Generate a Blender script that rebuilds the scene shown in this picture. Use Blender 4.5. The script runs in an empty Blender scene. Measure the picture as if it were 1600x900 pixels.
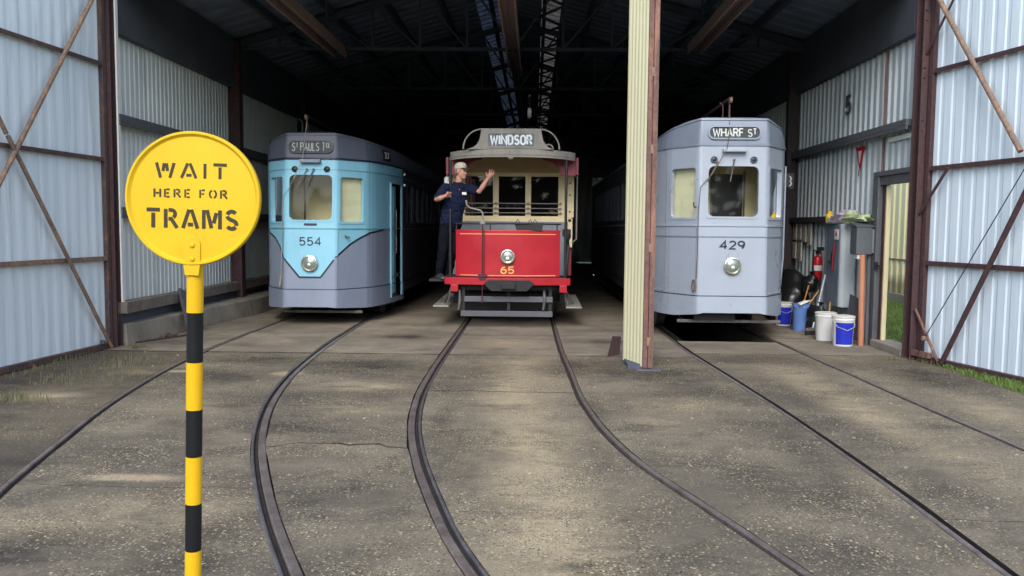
import bpy, bmesh, math, random
import numpy as np
from mathutils import Vector, Matrix, noise

random.seed(7)
RNG = np.random.default_rng(11)
SC = bpy.context.scene
COL = SC.collection
R = math.radians

# ------------------------------------------------------------------ camera
cam_data = bpy.data.cameras.new('camera')
cam = bpy.data.objects.new('camera', cam_data)
COL.objects.link(cam)
cam_data.sensor_width = 36.0
cam_data.lens = 28.8
cam_data.clip_start = 0.05
cam_data.clip_end = 3000
rot = Matrix(((0.99959049, -0.01067927, 0.02654829),
              (0.02726018, 0.07321305, -0.99694370),
              (0.00870295, 0.99725914, 0.07347419))).to_4x4()
# rows above are world X, Y, Z of the camera axes (right, up, back) with Y forward
rot = Matrix(((rot[0][0], rot[0][1], rot[0][2], 0),
              (rot[1][0], rot[1][1], rot[1][2], 0),
              (rot[2][0], rot[2][1], rot[2][2], 0), (0, 0, 0, 1)))
cam.matrix_world = Matrix.Translation((0, 0, 1.64)) @ rot
SC.camera = cam

# ------------------------------------------------------------------ daylight
SUN_EL, SUN_AZ = 38.0, 187.0            # degrees; azimuth clockwise from +Y, so behind the camera
world = bpy.data.worlds.new('World')
SC.world = world
world.use_nodes = True
wn = world.node_tree
wn.nodes.clear()
w_out = wn.nodes.new('ShaderNodeOutputWorld')
w_bg = wn.nodes.new('ShaderNodeBackground')
w_sky = wn.nodes.new('ShaderNodeTexSky')
w_sky.sky_type = 'NISHITA'
w_sky.sun_disc = False
w_sky.sun_elevation = R(SUN_EL)
w_sky.sun_rotation = R(SUN_AZ)
w_sky.air_density = 1.0
w_sky.dust_density = 1.5
w_sky.ozone_density = 1.0
w_hs = wn.nodes.new('ShaderNodeHueSaturation')
w_hs.inputs['Saturation'].default_value = 0.72
wn.links.new(w_sky.outputs[0], w_hs.inputs['Color'])
wn.links.new(w_hs.outputs[0], w_bg.inputs['Color'])
w_bg.inputs['Strength'].default_value = 0.15
wn.links.new(w_bg.outputs[0], w_out.inputs['Surface'])

sun_d = bpy.data.lights.new('sun', 'SUN')
sun_d.energy = 0.85
sun_d.angle = R(30)
sun_d.color = (1.0, 0.98, 0.95)
sun = bpy.data.objects.new('sun', sun_d)
COL.objects.link(sun)
sd = Vector((math.sin(R(SUN_AZ)) * math.cos(R(SUN_EL)), math.cos(R(SUN_AZ)) * math.cos(R(SUN_EL)), math.sin(R(SUN_EL))))
sun.rotation_euler = sd.to_track_quat('Z', 'Y').to_euler()
sun.location = sd * 60

SC.view_settings.view_transform = 'Standard'
SC.view_settings.look = 'None'
SC.view_settings.exposure = 1.25
SC.view_settings.gamma = 1.0
SC.render.engine = 'CYCLES'
SC.cycles.use_denoising = True
SC.cycles.max_bounces = 8
SC.cycles.diffuse_bounces = 4
SC.cycles.glossy_bounces = 3
SC.cycles.transparent_max_bounces = 12
SC.cycles.caustics_reflective = False
SC.cycles.caustics_refractive = False
SC.cycles.sample_clamp_indirect = 6.0

# ------------------------------------------------------------------ materials
class NT:
    def __init__(s, name):
        s.m = bpy.data.materials.new(name)
        s.m.use_nodes = True
        s.t = s.m.node_tree
        s.t.nodes.clear()
        s.out = s.t.nodes.new('ShaderNodeOutputMaterial')
        s.b = s.t.nodes.new('ShaderNodeBsdfPrincipled')
        s.t.links.new(s.b.outputs[0], s.out.inputs['Surface'])
        s._pos = None
    def n(s, kind, **kw):
        x = s.t.nodes.new(kind)
        for k, v in kw.items():
            setattr(x, k, v)
        return x
    def l(s, a, b):
        s.t.links.new(a, b)
    def pos(s):
        if s._pos is None:
            s._pos = s.n('ShaderNodeNewGeometry').outputs['Position']
        return s._pos
    def obj(s):
        return s.n('ShaderNodeTexCoord').outputs['Object']
    def scaled(s, vec, sx, sy, sz):
        m = s.n('ShaderNodeMapping')
        m.inputs['Scale'].default_value = (sx, sy, sz)
        s.l(vec, m.inputs['Vector'])
        return m.outputs[0]
    def noise(s, vec, scale, detail=5, rough=.6, dist=0):
        x = s.n('ShaderNodeTexNoise')
        x.inputs['Scale'].default_value = scale
        x.inputs['Detail'].default_value = detail
        x.inputs['Roughness'].default_value = rough
        x.inputs['Distortion'].default_value = dist
        if vec is not None:
            s.l(vec, x.inputs['Vector'])
        return x.outputs['Fac']
    def ramp(s, fac, *stops):
        r = s.n('ShaderNodeValToRGB')
        e = r.color_ramp.elements
        while len(e) < len(stops):
            e.new(.5)
        for el, (p, c) in zip(e, stops):
            el.position = p
            el.color = (c, c, c, 1) if isinstance(c, (int, float)) else (*c, 1)
        s.l(fac, r.inputs[0])
        return r.outputs[0]
    def mix(s, fac, a, b, blend='MIX'):
        x = s.n('ShaderNodeMix', data_type='RGBA', blend_type=blend)
        for i, v in ((0, fac), (6, a), (7, b)):
            if isinstance(v, (int, float)):
                x.inputs[i].default_value = v if i == 0 else (v, v, v, 1)
            elif isinstance(v, tuple):
                x.inputs[i].default_value = (*v, 1)
            else:
                s.l(v, x.inputs[i])
        return x.outputs[2]
    def math(s, op, a, b=None, c=None):
        x = s.n('ShaderNodeMath', operation=op)
        for i, v in enumerate((a, b, c)):
            if v is None:
                continue
            if isinstance(v, (int, float)):
                x.inputs[i].default_value = v
            else:
                s.l(v, x.inputs[i])
        return x.outputs[0]
    def set(s, key, v):
        i = s.b.inputs[key]
        if isinstance(v, (int, float)):
            i.default_value = v
        elif isinstance(v, tuple):
            i.default_value = (*v, 1)
        else:
            s.l(v, i)
    def bump(s, h, strength=.3, dist=.01):
        x = s.n('ShaderNodeBump')
        x.inputs['Strength'].default_value = strength
        x.inputs['Distance'].default_value = dist
        s.l(h, x.inputs['Height'])
        s.l(x.outputs[0], s.b.inputs['Normal'])

def mul(c, k):
    return tuple(v * k for v in c)

def paint(name, c, rough=.45, metal=0.0, var=.18, scale=3.0, dirt=0.0, dirt_c=(.08, .07, .055), bump=.08, fine=60, spec=.5, chips=None, wave=0):
    m = NT(name)
    p = m.obj()
    n1 = m.noise(p, scale, 6, .6)
    col = m.mix(m.ramp(n1, (.3, 0), (.7, 1)), mul(c, 1 - var), mul(c, 1 + var * .5))
    if dirt > 0:
        n2 = m.noise(m.scaled(p, 3, 3, .7), 2.5, 8, .7)
        col = m.mix(m.ramp(n2, (.48, 0), (.75, dirt)), col, dirt_c)
    n3 = m.noise(p, fine, 3, .5)
    if chips:
        nc = m.noise(p, chips[0], 9, .8)
        col = m.mix(m.ramp(nc, (chips[1], 0), (chips[1] + .012, 1)), col, chips[2])
    m.set('Base Color', col)
    m.set('Roughness', m.ramp(n1, (.2, max(.05, rough - .1)), (.8, min(1, rough + .12))))
    m.set('Metallic', metal)
    m.set('Specular IOR Level', spec)
    if wave:
        m.bump(m.mix(.04, m.noise(p, 2.6, 2, .5), n3), wave, .03)
    else:
        m.bump(n3, bump, .004)
    return m.m

def rust(name, paint_c, rust_c=(.26, .105, .045), pale_c=(.42, .34, .27), amount=.5, pale=.12, rough=.75, zs=.7):
    m = NT(name)
    p = m.obj()
    n1 = m.noise(m.scaled(p, 1, 1, zs), 9, 8, .75, .2)
    n2 = m.noise(p, 27, 6, .65)
    n3 = m.noise(m.scaled(p, 1, 1, zs * .5), 4.3, 7, .7)
    col = m.mix(m.ramp(n2, (.35, 0), (.7, 1)), mul(paint_c, .7), mul(paint_c, 1.25))
    lo = .62 - amount * .35
    col = m.mix(m.ramp(n1, (lo, 0), (lo + .14, 1)), col, m.mix(n2, mul(rust_c, .6), mul(rust_c, 1.4)))
    col = m.mix(m.ramp(n3, (.62, 0), (.7, pale * 5 if pale < .2 else 1)), col, pale_c)
    m.set('Base Color', col)
    m.set('Roughness', rough)
    m.bump(m.mix(.5, n2, n1), .35, .006)
    return m.m

def sheet_metal(name, c, streak_c, streak=.6, rough=.5, bottom=None):
    m = NT(name)
    p = m.pos()
    ns = m.noise(m.scaled(p, 5, 5, .22), 1.6, 8, .65)
    nf = m.noise(m.scaled(p, 22, 22, .5), 1.6, 5, .6)
    nb = m.noise(p, .9, 5, .6)
    col = m.mix(m.ramp(nf, (.25, 0), (.75, 1)), mul(c, .86), mul(c, 1.06))
    col = m.mix(m.ramp(nb, (.35, 0), (.7, .35)), col, mul(c, .82))
    col = m.mix(m.ramp(ns, (.54, 0), (.72, streak)), col, streak_c)
    if bottom:
        z = m.n('ShaderNodeSeparateXYZ')
        m.l(p, z.inputs[0])
        h = m.math('ADD', z.outputs[2], m.math('MULTIPLY', nb, -.8))
        col = m.mix(m.ramp(h, (0, 1), (.25, 0)), col, bottom)
    m.set('Base Color', col)
    m.set('Roughness', m.ramp(nf, (.3, rough - .08), (.7, rough + .15)))
    m.set('Metallic', 0.0)
    m.bump(m.mix(.5, nb, m.noise(p, 2.4, 2, .5)), .45, .03)
    return m.m

# worn and stained places on the yard: x, y, half widths, strength
PALE = [(-.4, 11.6, .5, .5, .5), (-3.6, 11.5, .4, .4, .5), (-.18, 8.3, .32, 1.5, .75), (.0, 5.9, .30, 1.1, .8), (.15, 4.2, .35, .8, .8), (-.3, 9.9, .5, .4, .4), (1.45, 7.6, .5, .35, .5), (1.1, 6.9, .35, .3, .45), (2.95, 9.2, .30, 1.2, .6), (3.0, 7.3, .28, .9, .65), (3.1, 5.7, .3, .8, .4),
        (-1.75, 8.3, .5, .32, .7), (-1.6, 7.2, .45, .22, .5), (-1.25, 5.9, .3, .25, .4), (-2.62, 5.15, .30, .07, 1.5), (-2.74, 8.95, .13, .09, 2.6), (-3.95, 9.0, .10, .06, 2.2), (-2.3, 4.5, .5, .4, .45), (-2.9, 4.2, .4, .3, .5), (-4.75, 7.55, .45, .22, .9), (-4.4, 8.9, .4, .2, .4), (-3.2, 7.3, .5, .5, .35), (4.2, 7.5, .3, .9, .5), (2.2, 5.2, .25, .5, .3), (-1.9, 4.6, .3, .4, .4)]
DARK = [(-1.9, 12.1, .45, .3, .9), (1.05, 11.8, .5, .25, .7), (-5.0, 11.2, .5, .3, .5), (-3.4, 8.7, .55, .35, .8), (-3.3, 9.9, .7, .3, .65), (-1.9, 9.5, .7, .45, .8), (-2.0, 6.55, .5, .25, .6), (-2.75, 3.95, .6, .28, .9), (-3.6, 5.2, .25, .6, .5), (-1.7, 4.0, .25, .5, .6), (.35, 9.5, .3, .6, .5), (1.3, 9.2, .8, .5, .8), (.75, 9.9, .4, .35, .5), (1.75, 8.2, .4, .6, .4), (4.5, 9.3, .5, .8, .8), (4.4, 6.3, .4, .7, .5), (2.75, 10.3, .8, .3, .6), (-5.3, 8.4, .45, 1.2, .8), (-4.6, 6.2, .35, .8, .7), (.55, 7.3, .12, .8, .5), (2.0, 6.0, .2, .9, .5), (1.6, 4.9, .5, .35, .35), (3.35, 4.6, .25, .6, .35), (-.75, 7.0, .12, .9, .45)]
def concrete_yard(name, c_light, c_dark, pebbles=1.0, wear=0.6, stain=.6):
    m = NT(name)
    p = m.pos()
    sep = m.n('ShaderNodeSeparateXYZ')
    m.l(p, sep.inputs[0])
    big = m.noise(m.scaled(p, .8, 1.25, 1), .75, 7, .62, .3)
    mid = m.noise(p, 3.2, 8, .68, .2)
    fine = m.noise(p, 38, 6, .7)
    grit = m.noise(p, 150, 3, .7)
    col = m.mix(m.ramp(big, (.36, 0), (.62, 1)), c_dark, c_light)
    col = m.mix(m.ramp(mid, (.32, .6), (.52, 0)), col, mul(c_dark, .6))
    pale = m.noise(m.scaled(p, .7, 1.7, 1), 1.05, 9, .7, .5)
    col = m.mix(m.ramp(pale, (.60, 0), (.69, .55 * wear)), col, (.36, .30, .21))
    # worn pale band between the rails of the middle track
    band = m.math('SUBTRACT', sep.outputs[0], -.05)
    band = m.math('POWER', 2.718, m.math('MULTIPLY', m.math('MULTIPLY', band, band), -2.6))
    b2 = m.math('SUBTRACT', sep.outputs[0], 3.7)
    b2 = m.math('POWER', 2.718, m.math('MULTIPLY', m.math('MULTIPLY', b2, b2), -3.0))
    band = m.math('MAXIMUM', band, m.math('MULTIPLY', b2, .55))
    patch = m.ramp(m.noise(m.scaled(p, 1.5, .8, 1), 1.1, 6, .65), (.4, 0), (.68, 1))
    col = m.mix(m.math('MULTIPLY', m.math('MULTIPLY', band, patch), wear), col, (.36, .30, .20))
    def blob(cx, cy, rx, ry, amp):
        v = m.n('ShaderNodeVectorMath', operation='SUBTRACT')
        m.l(p, v.inputs[0]); v.inputs[1].default_value = (cx, cy, 0)
        v2 = m.n('ShaderNodeVectorMath', operation='MULTIPLY')
        m.l(v.outputs[0], v2.inputs[0]); v2.inputs[1].default_value = (1 / rx, 1 / ry, 0)
        d = m.n('ShaderNodeVectorMath', operation='DOT_PRODUCT')
        m.l(v2.outputs[0], d.inputs[0]); m.l(v2.outputs[0], d.inputs[1])
        return m.math('MULTIPLY', m.math('POWER', 2.718, m.math('MULTIPLY', d.outputs['Value'], -1.0)), amp)
    rag = m.math('MULTIPLY_ADD', m.noise(m.scaled(p, 1, 1.6, 1), 2.6, 9, .75, .5), 2.4, -.62)
    for marks, colr, hi in ((PALE, (.44, .355, .225), .9), (DARK, (.022, .019, .015), .9)):
        acc = None
        for q_ in marks:
            bl = blob(*q_)
            acc = bl if acc is None else m.math('ADD', acc, bl)
        col = m.mix(m.ramp(m.math('MULTIPLY', acc, rag), (.05, 0), (.55, hi)), col, colr)
    # grime with ragged edges
    st = m.noise(m.scaled(p, .55, 1.6, 1), 1.3, 9, .72, .6)
    col = m.mix(m.ramp(st, (.55, 0), (.7, stain)), col, (.035, .032, .028))
    # fine mottling
    col = m.mix(m.ramp(fine, (.3, .35), (.55, 0)), col, mul(c_dark, .5))
    col = m.mix(m.ramp(grit, (.35, .45), (.5, 0)), col, mul(c_dark, .45))
    if pebbles > 0:
        zone = m.ramp(m.noise(p, 1.5, 7, .75), (.38, .06), (.60, 1))
        for scale, thr, colr, amt in ((36, .34, (.55, .45, .28), 1.0), (62, .40, (.46, .37, .22), 1.0), (44, .36, (.018, .015, .012), .95), (85, .42, (.03, .025, .018), .9)):
            v = m.n('ShaderNodeTexVoronoi')
            v.inputs['Scale'].default_value = scale
            m.l(p, v.inputs['Vector'])
            near = m.ramp(v.outputs['Distance'], (thr * .55, 1), (thr, 0))
            sx = m.n('ShaderNodeSeparateColor')
            m.l(v.outputs['Color'], sx.inputs[0])
            pick = m.math('GREATER_THAN', sx.outputs[0], .48)
            f = m.math('MULTIPLY', m.math('MULTIPLY', near, pick), m.math('MULTIPLY', zone, amt * pebbles))
            tint = m.mix(sx.outputs[1], mul(colr, .55), mul(colr, 1.25))
            col = m.mix(f, col, tint)
    m.set('Base Color', col)
    m.set('Roughness', m.ramp(mid, (.3, .72), (.7, .92)))
    m.set('Specular IOR Level', .35)
    h = m.mix(.5, fine, grit)
    m.bump(h, .55, .008)
    return m.m

M = {}
M['yard'] = concrete_yard('yard_concrete', (.225, .188, .135), (.100, .085, .064), 1.0, .8, .8)
M['yard_edge'] = concrete_yard('edge_dirt', (.16, .13, .088), (.07, .059, .043), .5, 0, .7)
M['slab_in'] = concrete_yard('shed_slab', (.32, .27, .20), (.175, .148, .112), .12, .3, .6)
M['dirt'] = paint('dark_soil', (.05, .044, .036), .95, 0, .4, 4)
M['curb'] = concrete_yard('curb_concrete', (.36, .32, .26), (.24, .22, .18), .1, 0, .5)

def rail_mat(name, c1, c2, rough, metal):
    m = NT(name)
    p = m.pos()
    a = m.noise(p, 6, 7, .7)
    b = m.noise(p, 60, 4, .6)
    col = m.mix(m.ramp(a, (.35, 0), (.65, 1)), c1, c2)
    col = m.mix(m.ramp(b, (.4, .4), (.6, 0)), col, mul(c1, .5))
    m.set('Base Color', col)
    m.set('Metallic', metal)
    m.set('Roughness', rough)
    m.bump(b, .25, .003)
    return m.m
M['rail'] = rail_mat('rail_head_steel', (.13, .10, .09), (.26, .215, .195), .45, .3)
M['rail_lip'] = rail_mat('rail_lip_steel', (.09, .085, .09), (.19, .175, .18), .45, .3)
M['groove'] = rail_mat('groove_grime_joint_shade', (.022, .019, .017), (.045, .038, .032), .9, 0)

M['door_l'] = sheet_metal('galvanised_left_door', (.80, .90, .97), (.38, .45, .44), .75, .45)
M['door_r'] = sheet_metal('galvanised_right_door', (.72, .83, .92), (.50, .60, .67), .5, .42)
M['wall_in'] = sheet_metal('galvanised_inner_wall', (.70, .74, .72), (.22, .24, .235), .6, .5)
M['wall_r'] = sheet_metal('galvanised_right_wall', (.52, .58, .60), (.19, .21, .22), .5, .5)
M['cream_sheet'] = sheet_metal('cream_cladding', (.74, .70, .46), (.64, .60, .38), .35, .5)
M['yellow_wall'] = sheet_metal('pale_yellow_cladding', (.86, .78, .46), (.55, .42, .19), .6, .5, (.30, .27, .15))
M['roof'] = paint('dark_roof_sheet', (.20, .24, .33), .8, 0, .3, 2, 0)
M['roof_pale'] = paint('grimy_skylight_sheet', (.16, .16, .165), .8, 0, .3, 2, .5)
M['steel_dark'] = paint('dark_roof_steel', (.07, .08, .11), .75, 0, .3, 5, 0)
M['trough'] = rust('weathered_brown_timber', (.30, .21, .19), (.36, .23, .18), (.2, .14, .12), .4, .1, .8)
M['fascia'] = paint('dark_fascia', (.065, .072, .088), .75, 0, .25, 2)
M['rust_post'] = rust('rusty_maroon_steel', (.062, .030, .032), (.10, .042, .034), (.20, .13, .12), .25, .04)
M['rust_rail'] = rust('rusty_door_frame', (.085, .055, .052), (.20, .095, .055), (.34, .27, .22), .3, .06)
M['rust_brace'] = rust('flaking_brace', (.20, .14, .11), (.34, .19, .10), (.44, .38, .32), .4, .15)
M['rust_flange'] = rust('rust_flange', (.15, .075, .065), (.28, .14, .09), (.36, .24, .22), .36, .12, .75, .16)
M['girt'] = rust('grey_girt', (.10, .105, .115), (.09, .07, .06), (.2, .2, .2), .2, .05)
M['dark_girt'] = rust('dark_girt', (.05, .04, .04), (.07, .05, .045), (.12, .1, .09), .3, .05)
M['grey_steel'] = paint('grey_steel_plate', (.10, .105, .125), .5, .2, .15, 6, .3)
M['grey_frame'] = paint('grey_door_frame', (.11, .115, .125), .6, 0, .25, 6, .5)

M['white_grey'] = paint('silver_grey_tram', (.37, .42, .50), .30, .12, .05, 1.2, .06, (.27, .29, .34), .015, wave=.10, chips=(9, .745, (.17, .17, .18)))
M['roof_grey'] = paint('grey_tram_roof', (.21, .25, .32), .42, .05, .1, 2, .2, (.12, .13, .16), .03)
M['roof_blue'] = paint('slate_tram_roof', (.095, .11, .15), .5, 0, .12, 2, .25, (.06, .06, .08), .03)
M['navy_line'] = paint('navy_lining', (.012, .018, .04), .4, 0, .1)
M['cream_in'] = paint('cream_saloon', (.78, .68, .40), .5, 0, .08, 2, .1, (.4, .33, .2), .02)
M['seam'] = paint('paint_seam', (.09, .105, .13), .6)
M['blind_cream'] = paint('cream_holland_blind', (.74, .70, .45), .8, 0, .08, 3, .15, (.5, .45, .28), .03)
M['cream_pt'] = paint('cream_tram_paint', (.74, .62, .36), .45, 0, .08, 3, .15, (.4, .33, .2), .03)
M['buff_pt'] = paint('buff_ceiling_paint', (.46, .33, .17), .5, 0, .1, 3, .15, (.3, .2, .1), .03)
M['dark_in'] = paint('dark_saloon', (.02, .02, .024), .6, 0, .2)
M['black'] = paint('black_iron', (.016, .016, .018), .55, .2, .3, 6, .2, (.05, .04, .035))
M['black_gloss'] = paint('black_rubber', (.012, .012, .014), .35, 0, .1)
M['red_pt'] = paint('tram_red_paint', (.40, .011, .022), .33, 0, .14, 2.2, .14, (.20, .025, .028), .03, wave=.10, chips=(11, .735, (.16, .03, .03)))
M['maroon_pt'] = paint('maroon_paint', (.20, .018, .035), .45, 0, .15, 3, .15)
M['column_pt'] = paint('dark_column_paint', (.06, .012, .018), .5, 0, .15)
M['gold'] = paint('gold_leaf', (.72, .46, .12), .4, .1, .1)
M['pinstripe'] = paint('salmon_pinstripe', (.75, .30, .14), .45, 0, .1)
M['taupe'] = paint('weathered_taupe_paint', (.27, .255, .225), .7, 0, .22, 5, .5, (.10, .09, .08), .15)
M['grey_pnl'] = paint('blue_grey_panel', (.20, .225, .26), .5, 0, .12, 3, .3)
M['chrome'] = paint('polished_brass_nickel', (.62, .60, .52), .22, .85, .08, 8, .2, (.2, .18, .12), .02)
M['lens'] = paint('headlamp_lens', (.34, .40, .36), .10, .55, .15, 14, .0, (0, 0, 0), .05)
M['lens_clear'] = paint('headlamp_bulb', (.85, .84, .78), .1, .2, .05)
M['white'] = paint('white_enamel', (.78, .78, .74), .45, 0, .06, 4, .2, (.4, .38, .33))
M['sign_white'] = paint('faded_white_letters', (.58, .61, .59), .6, 0, .12, 12)
M['sign_bright'] = paint('pale_blue_white_letters', (.72, .77, .80), .6, 0, .15, 12)
M['sign_grey'] = paint('faded_grey_letters', (.42, .45, .43), .6, 0, .2, 12)
M['sign_black'] = paint('blind_black_linen', (.014, .024, .026), .5, 0, .3, 6)
M['sign_slate'] = paint('blind_slate', (.09, .125, .14), .5, 0, .5, 9)
M['number_dk'] = paint('dark_blue_numerals', (.018, .026, .05), .45, 0, .1)
M['rope'] = paint('sash_cord', (.32, .30, .26), .9, 0, .2, 20)
M['rope_dk'] = paint('rusty_cord', (.17, .11, .085), .9, 0, .3, 20)

M['yellow'] = paint('traffic_yellow', (.70, .45, .013), .5, 0, .07, 5, .2, (.50, .27, .02), .05, 60, .3, (17, .705, (.16, .07, .03)))
M['yellow_pole'] = paint('pole_yellow', (.76, .44, .010), .45, 0, .06, 5, .15, (.5, .27, .02), .04, 60, .3, (13, .70, (.10, .06, .03)))
M['black_pole'] = paint('pole_black', (.010, .011, .013), .5, 0, .2, 5, .15, (.03, .03, .03), .05, 60, .25, (13, .70, (.16, .14, .10)))
M['stencil'] = paint('stencil_brown_black', (.035, .024, .012), .6, 0, .3, 30)

M['skin'] = paint('skin', (.52, .26, .19), .55, 0, .18, 16, 0, bump=.05)
M['shirt'] = paint('navy_polo', (.012, .016, .042), .9, 0, .3, 12, 0, bump=.3, fine=90, spec=.1)
M['trousers'] = paint('black_trousers', (.006, .007, .012), .9, 0, .3, 10, 0, bump=.3, fine=90, spec=.08)
M['shoe'] = paint('dark_leather', (.03, .03, .036), .4, 0, .2, 12)
M['cap'] = paint('khaki_cap', (.50, .46, .37), .9, 0, .12, 20, 0, bump=.2, fine=120)
M['cap_peak'] = paint('dark_cap_peak', (.05, .035, .03), .7, 0, .2)
M['hair'] = paint('grey_hair', (.35, .32, .29), .8, 0, .3, 60)

M['bucket_white'] = paint('white_bucket_plastic', (.74, .74, .73), .38, 0, .06, 4, .2, (.5, .47, .42))
M['bucket_rim'] = paint('bucket_lid_cream', (.60, .58, .52), .45, 0, .08, 4, .3, (.4, .36, .3))
M['label_blue'] = paint('royal_blue_label', (.016, .03, .42), .35, 0, .12, 5)
M['bucket_blue'] = paint('light_blue_plastic', (.13, .25, .60), .4, 0, .15, 6, .25, (.35, .38, .42))
M['black_bag'] = paint('black_plastic_sack', (.012, .012, .013), .32, 0, .2, 6)
M['handle_orange'] = paint('orange_handle', (.42, .17, .05), .5, 0, .15, 9)
M['handle_blue'] = paint('pale_blue_handle', (.45, .52, .62), .4, 0, .1, 9)
M['handle_tan'] = paint('tan_handle', (.46, .27, .08), .5, 0, .15, 9)
M['conduit'] = paint('orange_conduit', (.46, .185, .10), .5, 0, .12, 6, .25, (.45, .2, .12))
M['cabinet'] = paint('blue_grey_cabinet', (.15, .18, .225), .45, 0, .1, 3, .25)
M['cabinet_side'] = paint('pale_grey_cabinet', (.50, .55, .57), .45, 0, .1, 3, .3, (.26, .27, .27))
M['box_grey'] = paint('charcoal_meter_box', (.085, .095, .105), .5, 0, .15, 4, .3)
M['extinguisher'] = paint('extinguisher_red', (.50, .012, .02), .3, 0, .08)
M['card'] = paint('yellowed_card', (.55, .52, .43), .8, 0, .2, 9, .3, (.35, .3, .22))
M['rag_green'] = paint('pale_green_rag', (.45, .52, .30), .9, 0, .3, 14)
M['rag_lilac'] = paint('lilac_rag', (.44, .37, .46), .9, 0, .3, 14)
M['rag_white'] = paint('grey_white_rag', (.5, .5, .46), .9, 0, .3, 14)
M['tub_yellow'] = paint('yellow_tub', (.75, .48, .02), .45, 0, .1)
M['timber'] = paint('weathered_timber', (.20, .17, .14), .85, 0, .35, 6, .5)

def skylight_mat(name, c):
    m = NT(name)
    m.t.nodes.remove(m.b)
    tl = m.n('ShaderNodeBsdfTranslucent')
    df = m.n('ShaderNodeBsdfDiffuse')
    df.inputs[0].default_value = (*mul(c, 1.5), 1)
    nz = m.noise(m.scaled(m.pos(), 1, .5, 1), 2.5, 8, .7)
    m.l(m.mix(m.ramp(nz, (.35, 0), (.65, 1)), mul(c, .45), mul(c, 1.2)), tl.inputs[0])
    mx = m.n('ShaderNodeMixShader')
    mx.inputs[0].default_value = .5
    m.l(tl.outputs[0], mx.inputs[1]); m.l(df.outputs[0], mx.inputs[2])
    m.l(mx.outputs[0], m.out.inputs['Surface'])
    return m.m
M['sky_pale'] = skylight_mat('grimy_skylight', (.125, .105, .09))
M['sky_dim'] = skylight_mat('dirty_blue_skylight', (.030, .036, .05))
def glass_mat(name, tint=(.95, .98, .97), dust=.006):
    m = NT(name)
    m.t.nodes.remove(m.b)
    tr = m.n('ShaderNodeBsdfTransparent')
    tr.inputs[0].default_value = (*tint, 1)
    gl = m.n('ShaderNodeBsdfGlossy')
    gl.inputs['Roughness'].default_value = .03
    gl.inputs[0].default_value = (.9, .95, 1, 1)
    fr = m.n('ShaderNodeFresnel')
    fr.inputs[0].default_value = 1.33
    di = m.n('ShaderNodeBsdfDiffuse')
    di.inputs[0].default_value = (.35, .36, .33, 1)
    nz = m.noise(m.obj(), 5, 6, .7)
    mx = m.n('ShaderNodeMixShader')
    mx2 = m.n('ShaderNodeMixShader')
    m.l(m.ramp(nz, (.4, dust * .4), (.75, dust * 2)), mx2.inputs[0])
    m.l(tr.outputs[0], mx2.inputs[1]); m.l(di.outputs[0], mx2.inputs[2])
    m.l(fr.outputs[0], mx.inputs[0]); m.l(mx2.outputs[0], mx.inputs[1]); m.l(gl.outputs[0], mx.inputs[2])
    m.l(mx.outputs[0], m.out.inputs['Surface'])
    return m.m
M['glass'] = glass_mat('window_glass')

def grass_mat(name, c1, c2):
    m = NT(name)
    n = m.noise(m.pos(), 2.2, 5, .6)
    n2 = m.noise(m.pos(), 31, 2, .5)
    col = m.mix(m.ramp(n, (.35, 0), (.65, 1)), c1, c2)
    col = m.mix(m.ramp(n2, (.35, .5), (.65, 0)), col, mul(c1, .6))
    m.set('Base Color', col)
    m.set('Roughness', .7)
    m.set('Subsurface Weight', 0.0)
    return m.m
M['grass'] = grass_mat('grass_blades', (.075, .14, .026), (.19, .27, .06))
M['foliage'] = grass_mat('dark_foliage', (.03, .055, .018), (.06, .10, .03))
M['weed'] = grass_mat('dry_weeds', (.10, .11, .045), (.20, .19, .09))

def ground_mat():
    m = NT('ground_soil_grass')
    p = m.pos()
    n = m.noise(p, .35, 8, .65)
    n2 = m.noise(p, 6, 6, .7)
    g = m.mix(m.ramp(n2, (.3, 0), (.7, 1)), (.045, .075, .02), (.10, .15, .04))
    d = m.mix(m.ramp(n2, (.3, 0), (.7, 1)), (.06, .05, .038), (.12, .10, .07))
    m.set('Base Color', m.mix(m.ramp(n, (.52, 0), (.62, 1)), g, d))
    m.set('Roughness', .95)
    m.bump(n2, .5, .03)
    return m.m
M['ground'] = ground_mat()

def tram554_mat():
    m = NT('blue_over_grey_tram_paint')
    uv = m.n('ShaderNodeUVMap'); uv.uv_map = 'UVMap'
    sp = m.n('ShaderNodeSeparateXYZ')
    m.l(uv.outputs[0], sp.inputs[0])
    fc = m.n('ShaderNodeFloatCurve')
    cv = fc.mapping.curves[0]
    pts = [(0.0, .395)] + [((s + 2.5) / 5, z / 4) for s, z in V_LINE] + [(1.0, .395)]
    while len(cv.points) < len(pts):
        cv.points.new(.5, .5)
    for pt, (a, b) in zip(cv.points, pts):
        pt.location = (a, b)
        pt.handle_type = 'VECTOR'
    fc.mapping.use_clip = False
    fc.mapping.update()
    m.l(m.math('MULTIPLY_ADD', sp.outputs[0], .2, .5), fc.inputs['Value'])
    above = m.math('GREATER_THAN', sp.outputs[1], m.math('MULTIPLY', fc.outputs[0], 4.0))
    p = m.obj()
    n1 = m.noise(p, 2, 6, .6)
    n2 = m.noise(m.scaled(p, 3, 3, .7), 2.5, 8, .7)
    blue = m.mix(m.ramp(n1, (.3, 0), (.7, 1)), (.22, .50, .64), (.245, .54, .69))
    grey = m.mix(m.ramp(n1, (.3, 0), (.7, 1)), (.205, .245, .325), (.235, .275, .36))
    col = m.mix(above, grey, blue)
    col = m.mix(m.ramp(n2, (.52, 0), (.78, .18)), col, (.12, .13, .15))
    m.set('Base Color', col)
    m.set('Roughness', .36)
    m.bump(m.noise(p, 2.6, 2, .5), .10, .03)
    return m.m
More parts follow.
